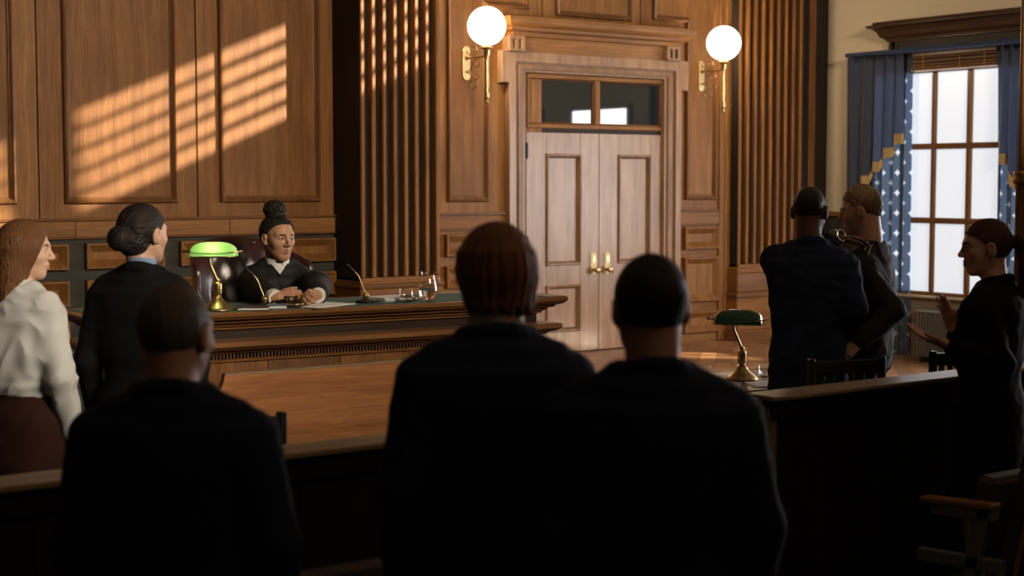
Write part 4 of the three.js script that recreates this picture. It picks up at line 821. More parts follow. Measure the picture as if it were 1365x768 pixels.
// hair, in head axes; returns [field, lo, hi]
function hairField(style, o = {}) {
  const shell = (e, ey = e) => ell([0, 0.029, -0.015], [0.0745 + e, 0.089 + ey, 0.094 + e], 0.02);
  const strands = (d, x, y, z, amp, ax) => {                        // fine ridges that follow the comb direction
    const a = ax === 'back' ? Math.atan2(y - 0.01, x) * 9 : Math.atan2(x, z + 0.02) * 9, l = ax === 'back' ? z : y;
    return d - amp * (0.6 * noise(a * 1.6, l * 9, 3.3) + 0.4 * noise(a * 4.2, l * 14, 8.1));
  };
  const line = tab => (x, y, z) => lerpTab(tab, z) - y + 0.004 * noise(x * 70, y * 20, z * 70);
  const earHole = (d, x, y, z, r = 0.03) => smax(d, r - Math.hypot((y + 0.004) * 0.9, z + 0.004) - (Math.abs(x) < 0.05 ? 1 : 0), 0.006);
  if (style === 'short') {
    const f0 = fieldOf([shell(o.e ?? 0.008, (o.e ?? 0.008) + (o.top ?? 0.004))]), cut = line(o.line || [[-0.12, -0.085], [-0.085, -0.085], [-0.035, -0.05], [-0.012, -0.035], [0.012, -0.022], [0.03, 0.02], [0.055, 0.045], [0.085, 0.062]]);
    return [(x, y, z) => strands(earHole(smax(f0(x, y, z), cut(x, y, z), 0.022), x, y, z), x, y, z, o.amp ?? 0.0018, 'down'), [-0.1, -0.09, -0.13], [0.1, 0.15, 0.11]];
  }
  if (style === 'bob') {
    const f0 = fieldOf([shell(0.016, 0.012), loft([[-0.098, 0.074, 0.062, -0.045], [-0.06, 0.086, 0.08, -0.03], [0.0, 0.092, 0.1, -0.018], [0.05, 0.08, 0.09, -0.012]], 0.03)]);
    const face = fieldOf([ell([0, -0.05, 0.085], [0.071, 0.115, 0.075], 0)]);
    return [(x, y, z) => { const a = Math.atan2(x, z + 0.02), c = 0.004 * noise(a * 5, y * 3, 2.2), h = -0.083 + 0.016 * noise(a * 6, 1.7, 4.4) - y; return strands(smax(smax(f0(x, y, z), -face(x, y, z), 0.012), h, 0.008), x, y, z, 0.0016, 'down') - c * (y < 0.06 ? 1 : 0.3); }, [-0.12, -0.12, -0.14], [0.12, 0.15, 0.13]];
  }
  if (style === 'long') {
    const f0 = fieldOf([shell(0.013, 0.012), loft([[-0.285, 0.072, 0.03, -0.072], [-0.2, 0.098, 0.05, -0.06], [-0.1, 0.1, 0.075, -0.042], [0.0, 0.092, 0.1, -0.018], [0.05, 0.08, 0.09, -0.012]], 0.03)]);
    const face = fieldOf([ell([0, -0.05, 0.09], [0.07, 0.115, 0.078], 0), cap([0, -0.15, 0.06], [0, -0.3, 0.06], 0.075, 0.08, 0.02)]);
    return [(x, y, z) => strands(smax(f0(x, y, z), -face(x, y, z), 0.012), x, y, z, 0.0013, 'down'), [-0.125, -0.3, -0.15], [0.125, 0.15, 0.13]];
  }
  const back = [[-0.12, -0.09], [-0.085, -0.088], [-0.035, -0.05], [-0.012, -0.025], [0.006, 0.0], [0.022, 0.03], [0.05, 0.052], [0.085, 0.066]], cut = line(style === 'topbun' ? [...back.slice(0, 4), [0.006, 0.008], [0.022, 0.045], [0.05, 0.074], [0.085, 0.088]] : back);
  const extra = { topbun: [ell([0, 0.15, -0.04], [0.062, 0.05, 0.058], 0.018), cap([0, 0.1, -0.03], [0, 0.13, -0.04], 0.045, 0.04, 0.02)], bun: [ell([0, -0.012, -0.134], [0.052, 0.05, 0.042], 0.008), ell([0, -0.03, -0.06], [0.07, 0.06, 0.055], 0.03)], pony: [ell([0, 0.02, -0.118], [0.022, 0.024, 0.024], 0.012), ell([0, 0.022, -0.145], [0.03, 0.034, 0.028], 0.01), cap([0, 0.01, -0.15], [0.0, -0.1, -0.165], 0.026, 0.031, 0.015), cap([0, -0.1, -0.165], [0.0, -0.29, -0.14], 0.031, 0.012, 0.02)] }[style] || [];
  const f0 = fieldOf([shell(style === 'topbun' ? 0.014 : 0.013, style === 'topbun' ? 0.009 : 0.009)]), f1 = fieldOf(extra);
  return [(x, y, z) => { let d = earHole(smax(f0(x, y, z), cut(x, y, z), 0.006), x, y, z, 0.027); d = smin(d, f1(x, y, z), 0.01); const w = style === 'topbun' ? (y > 0.115 ? 0.005 : 0.002) * noise(x * 40, y * 40, z * 40) + 0.0015 * noise(x * 110, y * 110, z * 110) : 0; return strands(d, x, y, z, 0.0016, 'back') - w; }, [-0.11, style === 'pony' ? -0.31 : -0.09, -0.21], [0.11, 0.22, 0.11]];
}
// ---- hand: wrist at origin, fingers along y, palm towards z; side = +1 right, -1 left
function handPrims(w, dir, palm, side, o = {}) {
  const y = V3(dir).normalize(), z = V3(palm).addScaledVector(y, -V3(palm).dot(y)).normalize(), x = new THREE.Vector3().crossVectors(y, z), m = new THREE.Matrix4().makeBasis(x, y, z).setPosition(...w);
  const tr = p => V3(p).applyMatrix4(m).toArray(), P = [], s = side, curl = o.curl ?? [0.35, 0.45, 0.3], thumb = o.thumb ?? 0.5;
  const add = (a, b, ra, rb, k) => P.push(cap(tr(a), tr(b), ra, rb, k));
  add([0, -0.018, 0], [0, 0.012, 0], 0.0235, 0.0245, 0.02);
  const F = [[0.0245, 0.086, 0.044, 0.027, 0.02, 0.0088], [0.008, 0.091, 0.049, 0.03, 0.022, 0.009], [-0.0085, 0.086, 0.045, 0.028, 0.021, 0.0086], [-0.0235, 0.077, 0.035, 0.021, 0.018, 0.0076]];
  for (const [fx, fy] of F) add([s * fx * 0.55, 0.012, 0], [s * fx, fy, 0], 0.0145, 0.0115, 0.012);
  F.forEach(([fx, fy, a, b, c, r], i) => {
    let p = [s * fx, fy, 0], t = 0; const spr = s * fx * (o.spread ?? 1.2);
    [[a, curl[0]], [b, curl[1]], [c, curl[2]]].forEach(([l, q], k) => { t += q * (1 + 0.08 * i); const n = [p[0] + spr * l, p[1] + Math.cos(t) * l, p[2] + Math.sin(t) * l]; add(p, n, r - k * 0.0007, r - (k + 1) * 0.0008, k ? 0.003 : 0.006); p = n; });
  });
  const T = [[s * 0.016, 0.02, 0.006], [s * (0.034 + 0.012 * thumb), 0.05, 0.016], [s * (0.04 + 0.026 * thumb), 0.08, 0.022], [s * (0.041 + 0.03 * thumb), 0.104, 0.027]];
  add(T[0], T[1], 0.0145, 0.0115, 0.012); add(T[1], T[2], 0.0108, 0.0095, 0.004); add(T[2], T[3], 0.0094, 0.0078, 0.003);
  return P;
}
const SKIN = new THREE.MeshPhysicalMaterial({ color: rgb(1, 1, 1), vertexColors: true, roughness: 0.5, bumpMap: leatherTex, bumpScale: 0.0004, sheen: 0.1 });
const hairMat = (r, g, b) => new THREE.MeshPhysicalMaterial({ color: rgb(r, g, b), roughness: 0.5, specularIntensity: 0.4, bumpMap: grainBump, bumpScale: 0.004 });

const AWAY = 144.06;                                               // heading that looks away from the gallery
// a person: heading in degrees from "away", positive towards the window side
function person(s) {
  const t = thing('person', s.label, 'person', [s.at[0], s.at[1] ?? 0, s.at[2]], rad(AWAY - s.heading)), sc = s.height / 1.75; t.scale.setScalar(sc); t.updateMatrixWorld(true);
  if (s.group) t.userData.group = s.group;
  const inv = t.matrixWorld.clone().invert(), L = p => V3(p).applyMatrix4(inv).toArray();
  const fem = s.female ? 1 : 0, sw = (fem ? 0.152 : 0.176) * (s.broad ?? 1), g = { r: 0 };
  const J = { sh: [[-sw, 1.368, -0.012], [sw, 1.368, -0.012]], el: [[-sw - 0.055, 1.11, -0.03], [sw + 0.055, 1.11, -0.03]], wr: [[-sw - 0.05, 0.86, 0.045], [sw + 0.05, 0.86, 0.045]], hip: [[-0.088, 0.92, 0], [0.088, 0.92, 0]], kn: [[-0.095, 0.5, 0.02], [0.095, 0.5, 0.02]], an: [[-0.1, 0.085, -0.01], [0.1, 0.085, -0.01]] };
  for (const k of Object.keys(s.joints || {})) s.joints[k].forEach((p, i) => { if (p) J[k][i] = p.world ? L(p.world) : p; });
  const hd = s.head || {}, hm = new THREE.Matrix4().compose(V3(hd.at || [0, fem ? 1.618 : 1.63, 0.022]), new THREE.Quaternion().setFromEuler(new THREE.Euler(rad(hd.nod || 0), rad(-(hd.turn || 0)), rad(hd.tilt || 0), 'YXZ')), new THREE.Vector3(1, 1, 1));
  void g;
  // body: trunk and limbs coarse, head and hands fine, joined into one mesh
  const W = s.broad ?? 1, slim = fem ? [[0.8, 0.15, 0.1], [0.92, 0.165, 0.11], [1.06, 0.118, 0.085], [1.2, 0.135, 0.1], [1.32, 0.14, 0.1], [1.4, 0.13, 0.075, -0.012], [1.46, 0.05, 0.05, -0.02]] : [[0.8, 0.14, 0.1], [0.92, 0.155, 0.11], [1.06, 0.145, 0.095], [1.2, 0.16, 0.1], [1.32, 0.175, 0.105], [1.4, 0.15, 0.08, -0.012], [1.46, 0.055, 0.055, -0.02]];
  const trunk = [loft(slim.map(r => [r[0], r[1] * (0.7 + 0.3 * W) * 0.94, r[2] * 0.92, r[3] || 0]), 0.02)];
  for (const i of [0, 1]) {
    trunk.push(cap(J.sh[i], J.el[i], 0.046, 0.038, 0.04), cap(J.el[i], J.wr[i], 0.036, 0.024, 0.02));
    trunk.push(cap(J.hip[i], J.kn[i], 0.075, 0.05, 0.04), cap(J.kn[i], J.an[i], 0.05, 0.034, 0.02), cap([J.an[i][0], J.an[i][1] - 0.035, J.an[i][2]], [J.an[i][0] * 1.1, J.an[i][1] - 0.045, J.an[i][2] + 0.13], 0.035, 0.025, 0.03));
  }
  trunk.push(cap([0, 1.42, -0.02], [0, 1.5, -0.012], 0.054, 0.05, 0.03));
  const pad = (a, m) => { const lo = [9, 9, 9], hi = [-9, -9, -9]; a.forEach(p => p.forEach((v, k) => { lo[k] = Math.min(lo[k], v - m); hi[k] = Math.max(hi[k], v + m); })); return [lo, hi]; };
  const all = [...J.sh, ...J.el, ...J.wr, ...J.hip, ...J.kn, ...J.an, [0, 1.5, 0], [0, 0.8, 0], [0, 0.9, 0.13], [0, 1.2, -0.12]];
  const skin = s.skin || [0.42, 0.24, 0.16], lip = s.lip || [skin[0] * 0.85, skin[1] * 0.55, skin[2] * 0.55];
  const pieces = [tint(netMesh(fieldOf(trunk), ...pad(all, 0.13), 0.021), () => skin)];
  const neckB = V3([0, 1.43, -0.02]).applyMatrix4(hm.clone().invert()).toArray(), hp = headPrims({ female: fem, jaw: s.jaw, nose: s.nose });
  const neckR = fem ? 0.051 : 0.061; hp.push(cap([0, -0.06, -0.03], neckB, neckR, neckR + 0.006, 0.03));
  const hg = netMesh(fieldOf(hp), [-0.1, Math.min(-0.16, neckB[1] - 0.02), Math.min(-0.13, neckB[2] - 0.07)], [0.1, 0.13, 0.13], s.fine || 0.0036);
  tint(hg, (x, y, z) => { if (z > 0.07 && Math.abs(x) < 0.024 && y > -0.0745 && y < -0.0505) { const k = Math.max(0, 1 - Math.pow(Math.abs(x) / 0.023, 2)) * 0.008; if (Math.abs(y + 0.062) < k + 0.002) return lip; } if (s.stubble && y < -0.03 && z > -0.01 && y > -0.12 && Math.abs(noise(x * 300, y * 300, z * 300)) > 0.25) return s.stubble; return skin; });
  hg.applyMatrix4(hm); pieces.push(hg);
  const wristDir = i => V3(J.wr[i]).sub(V3(J.el[i])).normalize().toArray();
  (s.hands || [{}, {}]).forEach((h, i) => {
    if (!h) return;
    const dir = h.dir ? (h.dir.world ? V3(h.dir.world).transformDirection(inv).toArray() : h.dir) : wristDir(i), palm = h.palm ? (h.palm.world ? V3(h.palm.world).transformDirection(inv).toArray() : h.palm) : [i ? -1 : 1, 0, -0.1];
    const pr = handPrims(J.wr[i], dir, palm, i ? -1 : 1, h), tip = J.wr[i].map((v, k) => v + dir[k] * 0.11), [lo, hi] = pad([J.wr[i].map((v, k) => v - dir[k] * 0.04), tip], 0.1);
    pieces.push(tint(netMesh(fieldOf(pr), lo, hi, s.handFine || 0.0036), () => skin));
  });
  const body = part(t, 'body', mergeGeometries(pieces), SKIN);
  for (const sx of [-1, 1]) {                                       // eyes and brows sit in the body
    const e = new THREE.SphereGeometry(0.0122, 20, 16); e.rotateX(Math.PI / 2); const iris = s.iris || [0.05, 0.025, 0.012];
    tint(e, (x, y, z) => { const r = Math.hypot(x, y); return z > 0 && r < 0.0026 ? [0.004, 0.004, 0.004] : z > 0 && r < 0.0066 ? iris : [0.42, 0.38, 0.35]; });
    e.rotateY(rad(hd.look || 0)); e.translate(sx * 0.031, 0.006, 0.0738); e.applyMatrix4(hm); part(body, 'eye', e, EYE);
    const la = tube([[sx * 0.0185, 0.0062, 0.0832], [sx * 0.026, 0.0094, 0.0862], [sx * 0.034, 0.0094, 0.0855], [sx * 0.0455, 0.0058, 0.0782]], 0.0013, 12, 6); la.applyMatrix4(hm); part(body, 'eyelash', la, BROW);
    const b = tube([[sx * 0.013, 0.0225, 0.0915], [sx * 0.03, 0.0275, 0.0875], [sx * 0.049, 0.0225, 0.0735]], 0.0031, 12, 6); b.applyMatrix4(hm); part(body, 'eyebrow', b, s.hair?.mat || BROW);
  }
  if (s.hair) {
    const [hf, lo, hi] = hairField(s.hair.style, s.hair), h = netMesh(hf, lo, hi, s.hair.h || 0.0042); h.applyMatrix4(hm);
    part(t, 'hair', h, s.hair.mat);
    if (s.hair.tie) { const r = new THREE.TorusGeometry(0.025, 0.007, 8, 20); r.translate(0, 0.02, -0.13); r.applyMatrix4(hm); part(t, 'hair_tie', r, M.iron); }
  }
  // clothes
  const folds = amp => (d, x, y, z) => { const w = 0.06 * noise(x * 3, y * 3, z * 3 + s.heading); return d - amp * (0.7 * noise(x * 5 + 3, (y + w) * 3.2, z * 5 + s.heading) + 0.6 * (1 - 2 * Math.abs(noise(x * 7 + y * 4, (y + w) * 7, z * 7 + 5)))); };
  const top = s.top;
  const rowsOf = { jacket: [[0.76, 0.188, 0.135, 0.0], [0.92, 0.19, 0.138, 0], [1.07, 0.168, 0.12, 0], [1.2, 0.185, 0.128, -0.004], [1.32, 0.2, 0.13, -0.008], [1.385, 0.195, 0.118, -0.014], [1.44, 0.14, 0.092, -0.02], [1.485, 0.082, 0.075, -0.018]],
    fitted: [[0.78, 0.18, 0.135, 0], [0.92, 0.178, 0.13, 0], [1.06, 0.138, 0.105, 0], [1.2, 0.155, 0.125, 0.004], [1.32, 0.168, 0.122, 0], [1.385, 0.162, 0.105, -0.012], [1.435, 0.11, 0.08, -0.02], [1.475, 0.068, 0.066, -0.018]],
    blouse: [[1.03, 0.14, 0.108, 0], [1.08, 0.155, 0.12, 0], [1.2, 0.168, 0.132, 0.0], [1.32, 0.168, 0.125, -0.002], [1.385, 0.158, 0.104, -0.012], [1.43, 0.11, 0.08, -0.02], [1.47, 0.066, 0.064, -0.018]],
    sweater: [[0.9, 0.175, 0.13, 0], [1.0, 0.178, 0.13, 0], [1.15, 0.178, 0.125, 0], [1.3, 0.19, 0.128, -0.006], [1.385, 0.182, 0.11, -0.014], [1.435, 0.13, 0.085, -0.02], [1.475, 0.07, 0.068, -0.018]],
    robe: [[0.84, 0.25, 0.19, 0.04], [1.0, 0.235, 0.17, 0.03], [1.15, 0.22, 0.155, 0.02], [1.28, 0.205, 0.14, 0.008], [1.375, 0.19, 0.112, -0.008], [1.43, 0.13, 0.085, -0.016], [1.468, 0.072, 0.068, -0.016]] }[top.kind].map(r => [r[0], r[1] * W, r[2] * (0.5 + 0.5 * W), r[3]]);
  const [r0, r1, r2] = top.sleeve || { jacket: [0.066, 0.059, 0.047], fitted: [0.056, 0.05, 0.04], blouse: [0.056, 0.055, 0.044], sweater: [0.063, 0.056, 0.044], robe: [0.056, 0.07, 0.06] }[top.kind];
  const P = [loft(rowsOf, 0.02)];
  for (const i of [0, 1]) {
    const e = V3(J.wr[i]).lerp(V3(J.el[i]), top.short ?? 0.06).toArray();
    P.push(cap(J.sh[i], J.el[i], r0, r1, 0.05), cap(J.el[i], e, r1, r2, 0.03));
  }
  for (const sx of [-1, 1]) P.push(cap([sx * 0.05, 1.468, -0.02], [sx * 0.13 * W, 1.425, -0.018], 0.035, 0.035, 0.04));
  if (top.kind === 'jacket' || top.kind === 'fitted') for (let k = 0; k < 8; k++) {   // collar rolled round the neck
    const a = Math.PI * (k / 8) + Math.PI, b = Math.PI * ((k + 1) / 8) + Math.PI, R = fem ? 0.068 : 0.076, q = u => [Math.cos(u) * R, 1.468 + 0.028 * Math.max(0, -Math.sin(u)), -0.012 + Math.sin(u) * R * 0.95];
    P.push(cap(q(a), q(b), 0.016, 0.016, 0.014));
  }
  P.push(cap([0, 1.45, -0.008], [0, 1.56, 0.006], fem ? 0.053 : 0.062, fem ? 0.06 : 0.068, 0.008, true));
  if (top.vent) P.push(cap([0, 0.7, -0.16], [0, 0.93, -0.16], 0.012, 0.004, 0.01, true));
  const amp = top.folds ?? 0.0035, crease = folds(amp), fx = fieldOf(P, top.kind === 'robe' ? (d, x, y, z) => crease(d, x, y, z) - 0.0075 * Math.min(1, Math.max(0, (1.43 - y) * 6)) * Math.sin(Math.atan2(x, z + 0.03) * 11 + 3 * noise(x * 3, y * 3, z * 3)) : crease), [lo, hi] = pad([...J.sh, ...J.el, ...J.wr, [0, 1.5, 0], [0, rowsOf[0][0], 0.14], [0, 1.1, -0.13], [0.2 * W, 1, 0], [-0.2 * W, 1, 0]], 0.12);
  const garment = part(t, top.name, netMesh(fx, lo, hi, top.h || 0.0125), top.mat, top.label);
  if (top.seam) { const pts = []; for (let y = 0.8; y < 1.47; y += 0.04) { let z = -0.25; while (fx(0, y, z) > 0 && z < 0) z += 0.002; pts.push([0, y, z + 0.0012]); } part(garment, 'back_seam', tube(pts, 0.0022, 40, 6), top.mat); }
  if (s.collar) {                                                   // shirt collar standing above the jacket
    const c = new THREE.CylinderGeometry(fem ? 0.058 : 0.067, fem ? 0.064 : 0.072, s.collar.h ?? 0.05, 32, 3, true, s.collar.open ?? 0.55, 2 * Math.PI - 2 * (s.collar.open ?? 0.55)); c.rotateX(0.16); c.translate(0, s.collar.y ?? 1.488, -0.012);
    const c2 = c.clone(); c2.scale(0.965, 1, 0.965); part(t, 'shirt_collar', merge([c, c2]), s.collar.mat);
  }
  if (s.cuffs) for (const i of s.cuffs) { const d = V3(wristDir(i)), c = cyl(0.043, 0.039, -0.075, 0.012, 24); c.applyQuaternion(new THREE.Quaternion().setFromUnitVectors(new THREE.Vector3(0, 1, 0), d)); c.translate(...J.wr[i]); part(t, 'cuff', c, s.cuffMat || M.paper, 'white shirt cuff'); }
  const bt = s.bottom;
  if (bt.kind === 'skirt') part(t, 'skirt', netMesh(fieldOf([loft([[0.5, 0.185, 0.15, 0.01], [0.75, 0.188, 0.15, 0], [0.92, 0.182, 0.138, 0], [1.045, 0.138, 0.106, 0], [1.06, 0.136, 0.104, 0]], 0)], folds(0.003)), [-0.22, 0.48, -0.2], [0.22, 1.08, 0.2], 0.014), bt.mat);
  else {
    const q = [loft([[0.84, 0.165 * W, 0.118, 0], [0.95, 0.168 * W, 0.12, 0], [1.04, 0.15 * W, 0.108, 0]], 0)];
    for (const i of [0, 1]) q.push(cap(J.hip[i], J.kn[i], 0.088, 0.068, 0.05), cap(J.kn[i], J.an[i], 0.068, 0.056, 0.02));
    const [a, b] = pad([...J.hip, ...J.kn, ...J.an, [0, 1.06, 0]], 0.13); part(t, 'trousers', netMesh(fieldOf(q, folds(0.004)), a, b, 0.016), bt.mat);
  }
  for (const i of [0, 1]) { const [x, y, z] = J.an[i], q = [cap([x, y - 0.04, z - 0.03], [x * 1.05, y - 0.05, z + 0.08], 0.042, 0.036, 0.02), cap([x * 1.05, y - 0.05, z + 0.08], [x * 1.12, y - 0.055, z + 0.17], 0.038, 0.026, 0.02)]; const [a, b] = pad([[x, y - 0.04, z], [x * 1.1, y - 0.05, z + 0.15]], 0.1); part(t, 'shoe', netMesh(fieldOf(q, (d, X, Y) => smax(d, (y - 0.085) - Y, 0.004)), a, b, 0.012), bt.shoe || M.iron); }
  return { t, J, inv, hm, fx, L };
}
const EYE = new THREE.MeshPhysicalMaterial({ color: rgb(1, 1, 1), vertexColors: true, roughness: 0.12, clearcoat: 0.6 });
const BROW = hairMat(0.02, 0.013, 0.009);
const suit = (r, g, b) => cloth(r, g, b, { roughness: 0.85, specularIntensity: 0.3 });
const shirtWhite = cloth(0.6, 0.59, 0.56), shirtBlue = cloth(0.16, 0.24, 0.38);
const navySuit = suit(0.0085, 0.012, 0.024), blackSuit = suit(0.0035, 0.0035, 0.0042);
const w3 = (...p) => ({ world: p });

// standing at the counsel table on the left
person({ label: 'person in a white blouse and brown skirt with long straight brown hair', at: [2.0, 0, -6.07], heading: 22, height: 1.705, female: true, skin: [0.56, 0.35, 0.25], fine: 0.003,
  head: { turn: 58, nod: 2 }, hair: { style: 'long', mat: hairMat(0.14, 0.062, 0.028) }, top: { kind: 'blouse', name: 'blouse', mat: cloth(0.5, 0.51, 0.51), folds: 0.009, h: 0.011, short: 0.02 }, collar: { mat: cloth(0.52, 0.53, 0.53), y: 1.478, h: 0.04 }, bottom: { kind: 'skirt', mat: suit(0.026, 0.009, 0.006) } });
person({ label: 'person in a black suit with blue collar and dark hair in a low bun', at: [2.43, 0, -5.9], heading: 8, height: 1.77, female: true, broad: 1.12, skin: [0.46, 0.27, 0.185], fine: 0.003,
  head: { turn: 24, nod: 0 }, hair: { style: 'bun', mat: hairMat(0.012, 0.008, 0.007) }, top: { kind: 'fitted', name: 'jacket', mat: blackSuit, folds: 0.003 }, collar: { mat: shirtBlue, y: 1.494, h: 0.055 }, bottom: { kind: 'trousers', mat: blackSuit } });
// in the gallery
person({ label: 'person in a dark suit with short greying hair standing by gallery seat', at: [1.4, 0, -3.22], heading: 4, height: 1.64, broad: 1.06, skin: [0.4, 0.22, 0.15],
  head: { turn: 14, nod: 2, at: [0, 1.604, 0.02] }, hair: { style: 'short', e: 0.007, top: 0.001, amp: 0.002, mat: hairMat(0.095, 0.075, 0.06) }, top: { kind: 'jacket', name: 'jacket', mat: navySuit, vent: true, seam: true }, collar: { mat: shirtWhite, h: 0.035, y: 1.478 }, bottom: { kind: 'trousers', mat: navySuit } });
person({ label: 'person in a navy jacket with brown bobbed hair and pale collar', at: [2.137, 0, -3.015], heading: -8, height: 1.757, broad: 1.0, skin: [0.44, 0.26, 0.18],
  head: { turn: -12, nod: 1, at: [0, 1.618, 0.02] }, hair: { style: 'bob', mat: hairMat(0.17, 0.068, 0.028) }, top: { kind: 'jacket', name: 'jacket', mat: suit(0.012, 0.018, 0.038), vent: true, seam: true }, collar: { mat: cloth(0.42, 0.36, 0.31), h: 0.055, y: 1.497 }, bottom: { kind: 'trousers', mat: navySuit } });
person({ label: 'person in a dark suit with short black hair standing before the right bar end', at: [2.239, 0, -2.564], heading: -5, height: 1.70, broad: 1.08, skin: [0.36, 0.18, 0.12],
  head: { turn: -4, nod: 2, at: [0, 1.612, 0.02] }, hair: { style: 'short', e: 0.009, top: 0.003, mat: hairMat(0.012, 0.008, 0.007) }, top: { kind: 'jacket', name: 'jacket', mat: navySuit, vent: true, seam: true }, collar: { mat: navySuit, h: 0.03, y: 1.47 }, bottom: { kind: 'trousers', mat: navySuit } });
// the judge
{
  const q = person({ label: 'seated person in black judge robe with dark top bun and clasped hands', at: [3.71, 0.0, -7.21], heading: 160, height: 1.70, female: true, broad: 0.98, jaw: 0.95, nose: 1.15, skin: [0.36, 0.185, 0.105], fine: 0.0026, handFine: 0.003,
    head: { turn: -22, nod: 4, at: [0, 1.603, 0.035], look: 8 }, hair: { style: 'topbun', mat: hairMat(0.011, 0.008, 0.007), h: 0.0038 }, cuffs: [0, 1], cuffMat: cloth(0.62, 0.6, 0.57),
    joints: { el: [w3(3.515, 1.315, -7.09), w3(3.80, 1.32, -6.95)], wr: [w3(3.455, 1.285, -6.735), w3(3.665, 1.29, -6.69)], hip: [[-0.1, 0.9, 0.02], [0.1, 0.9, 0.02]], kn: [[-0.12, 0.88, 0.22], [0.12, 0.88, 0.22]], an: [[-0.12, 0.5, 0.2], [0.12, 0.5, 0.2]] },
    hands: [{ dir: w3(0.8, 0.12, 0.55), palm: w3(0.5, -0.35, -0.8), curl: [0.7, 0.75, 0.5], thumb: 0.1 }, { dir: w3(-0.95, 0.1, 0.3), palm: w3(-0.35, -0.4, 0.8), curl: [0.75, 0.8, 0.5], thumb: 0.1 }],
    top: { kind: 'robe', name: 'robe', mat: cloth(0.009, 0.0085, 0.0088, { roughness: 0.7, specularIntensity: 0.5 }), folds: 0.005, h: 0.009, short: 0.2 }, bottom: { kind: 'trousers', mat: blackSuit } });
  // white shirt and band showing in the open neck of the robe
  const wedge = (x, y, z) => { const d = q.fx(x, y, z) - 0.0035; return Math.max(d, Math.abs(x) - Math.max(0, (y - 1.402) * 0.72), -z, y - 1.47); };
  part(q.t, 'shirt_front', netMesh(wedge, [-0.1, 1.36, 0], [0.1, 1.48, 0.16], 0.0045), cloth(0.6, 0.58, 0.55), 'white shirt front');
  const c = new THREE.CylinderGeometry(0.061, 0.074, 0.058, 32, 2, true, 0.3, 2 * Math.PI - 0.6); c.rotateX(0.3); c.translate(0, 1.478, 0.004);
  part(q.t, 'shirt_collar', c, new THREE.MeshStandardMaterial({ color: rgb(0.62, 0.6, 0.57), side: THREE.DoubleSide, roughness: 0.9 }));
  for (const sx of [-1, 1]) { const pts = []; for (let k = 0; k <= 10; k++) { const y = 1.464 - k * 0.0065, x = sx * Math.max(0.002, (y - 1.402) * 0.76); let z = 0.25; while (q.fx(x, y, z) > 0 && z > 0) z -= 0.002; pts.push([x, y, z + 0.002]); } part(q.t, 'robe_edge', tube(pts, 0.006, 24, 8), cloth(0.009, 0.0085, 0.0085)); }
}
// two people greeting each other behind the bar
{
  const q = person({ label: 'tall person in a navy suit with shaved head reaching over a shoulder', at: [5.735, 0, -5.365], heading: 12, height: 1.825, broad: 1.0, skin: [0.13, 0.062, 0.035], fine: 0.003, handFine: 0.003,
    head: { turn: 14, nod: 2 }, hair: { style: 'short', e: 0.0022, top: 0, amp: 0.0006, mat: hairMat(0.02, 0.012, 0.009) },
    joints: { sh: [null, [0.17, 1.40, 0.02]], el: [w3(5.83, 1.225, -5.15), w3(5.90, 1.455, -5.66)], wr: [w3(5.96, 1.02, -5.32), w3(5.90, 1.568, -5.335)] }, hands: [{}, { dir: w3(0.95, -0.06, 0.16), palm: w3(0.1, -1, 0.1), curl: [0.15, 0.25, 0.2], thumb: 0.4 }],
    top: { kind: 'jacket', name: 'jacket', mat: suit(0.019, 0.028, 0.06), seam: true, folds: 0.008, short: 0.12 }, collar: { mat: shirtWhite, h: 0.045, y: 1.487 }, cuffs: [1], cuffMat: shirtBlue, bottom: { kind: 'trousers', mat: suit(0.012, 0.016, 0.03) } });
  const d = V3(q.J.wr[1]).sub(V3(q.J.el[1])).normalize(), r = new THREE.TorusGeometry(0.028, 0.009, 10, 28); r.scale(1, 1, 1.6); r.applyQuaternion(new THREE.Quaternion().setFromUnitVectors(new THREE.Vector3(0, 0, 1), d)); r.translate(...V3(q.J.wr[1]).addScaledVector(d, 0.02).toArray());
  part(q.t, 'wristwatch', r, new THREE.MeshPhysicalMaterial({ color: rgb(0.6, 0.58, 0.54), metalness: 1, roughness: 0.2 }), 'steel watch');
}
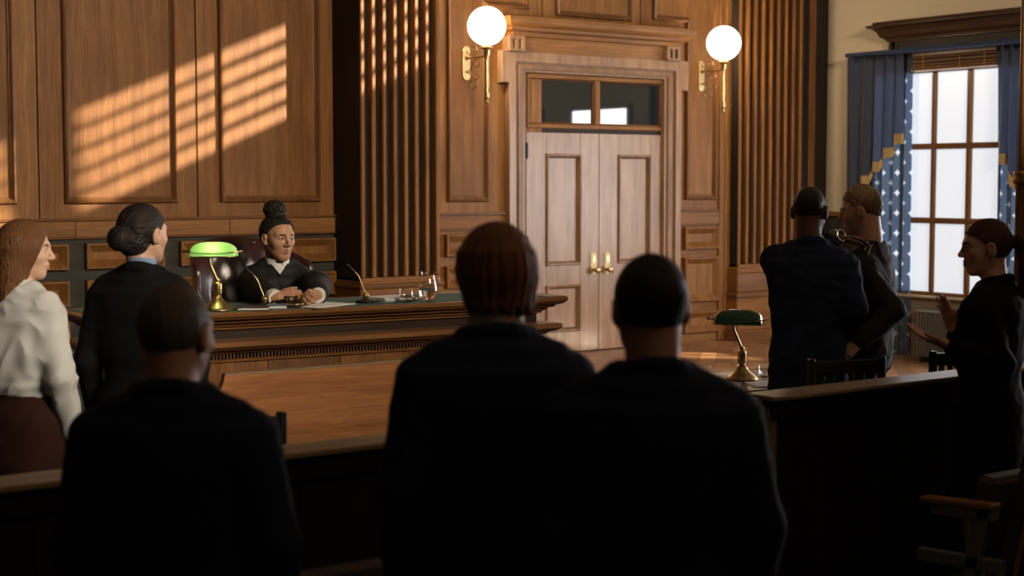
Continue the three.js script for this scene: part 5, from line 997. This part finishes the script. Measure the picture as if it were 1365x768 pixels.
{
  const q = person({ label: 'person in a black sweater with short fair hair looking down in profile', at: [6.2, 0, -5.4], heading: -58, height: 1.82, broad: 0.98, skin: [0.56, 0.33, 0.22], stubble: [0.42, 0.25, 0.17], fine: 0.0028,
    head: { turn: -14, nod: 10, at: [0, 1.63, 0.035] }, hair: { style: 'short', e: 0.007, top: 0.012, amp: 0.004, mat: hairMat(0.2, 0.125, 0.065), line: [[-0.12, -0.05], [-0.085, -0.05], [-0.035, -0.01], [-0.012, -0.012], [0.012, -0.005], [0.03, 0.03], [0.055, 0.05], [0.085, 0.066]] },
    joints: { el: [null, w3(6.12, 1.2, -5.14)], wr: [null, w3(5.93, 1.045, -5.2)] }, hands: [{}, { dir: w3(-0.6, -0.5, -0.3) }],
    top: { kind: 'sweater', name: 'sweater', mat: cloth(0.016, 0.013, 0.014), folds: 0.007 }, bottom: { kind: 'trousers', mat: suit(0.01, 0.012, 0.018) } });
  for (const k of [0, 1]) { const pts = []; for (let i = 0; i <= 12; i++) { const x = 0.075 + i * 0.008, z = -0.035 - k * 0.02 - i * 0.001; let y = 1.6; while (q.fx(x, y, z) > 0 && y > 1.2) y -= 0.002; pts.push([x, y + 0.001, z]); } part(q.t, 'shoulder_stripe', tube(pts, 0.003, 24, 6), cloth(0.5, 0.42, 0.3), 'cream stripe'); }
}
{
  const q = person({ label: 'person in black with auburn ponytail and hoop earrings clapping hands', at: [5.375, 0, -4.005], heading: -50, height: 1.70, female: true, broad: 1.2, skin: [0.46, 0.25, 0.165], fine: 0.0028, handFine: 0.003,
    head: { turn: -34, nod: 3, at: [0, 1.62, 0.03] }, hair: { style: 'pony', tie: true, mat: hairMat(0.07, 0.026, 0.014) },
    joints: { el: [w3(5.40, 1.09, -4.15), w3(5.26, 1.11, -3.86)], wr: [w3(5.21, 1.215, -4.05), w3(5.035, 1.19, -3.945)] }, hands: [{ dir: w3(-0.2, 0.85, -0.25), palm: w3(-0.85, -0.35, 0.1), curl: [0.1, 0.15, 0.12], thumb: 0.5 }, { dir: w3(-0.5, 0.3, -0.75), palm: w3(0.1, 1, 0.25), curl: [0.15, 0.2, 0.15], thumb: 0.6 }],
    top: { kind: 'fitted', name: 'jacket', mat: blackSuit, folds: 0.004 }, collar: { mat: blackSuit, h: 0.03, y: 1.46 }, bottom: { kind: 'skirt', mat: blackSuit } });
  const r = new THREE.TorusGeometry(0.014, 0.0012, 8, 24); r.rotateY(Math.PI / 2); for (const s of [-1, 1]) { const e = r.clone(); e.translate(s * 0.08, -0.046, 0); e.applyMatrix4(q.hm); part(q.t, 'earring', e, M.brass, 'thin gold hoop'); }
}


scene.traverse(o => { if (o.isMesh) { o.castShadow = true; o.receiveShadow = true; } });
renderer.render(scene, camera);
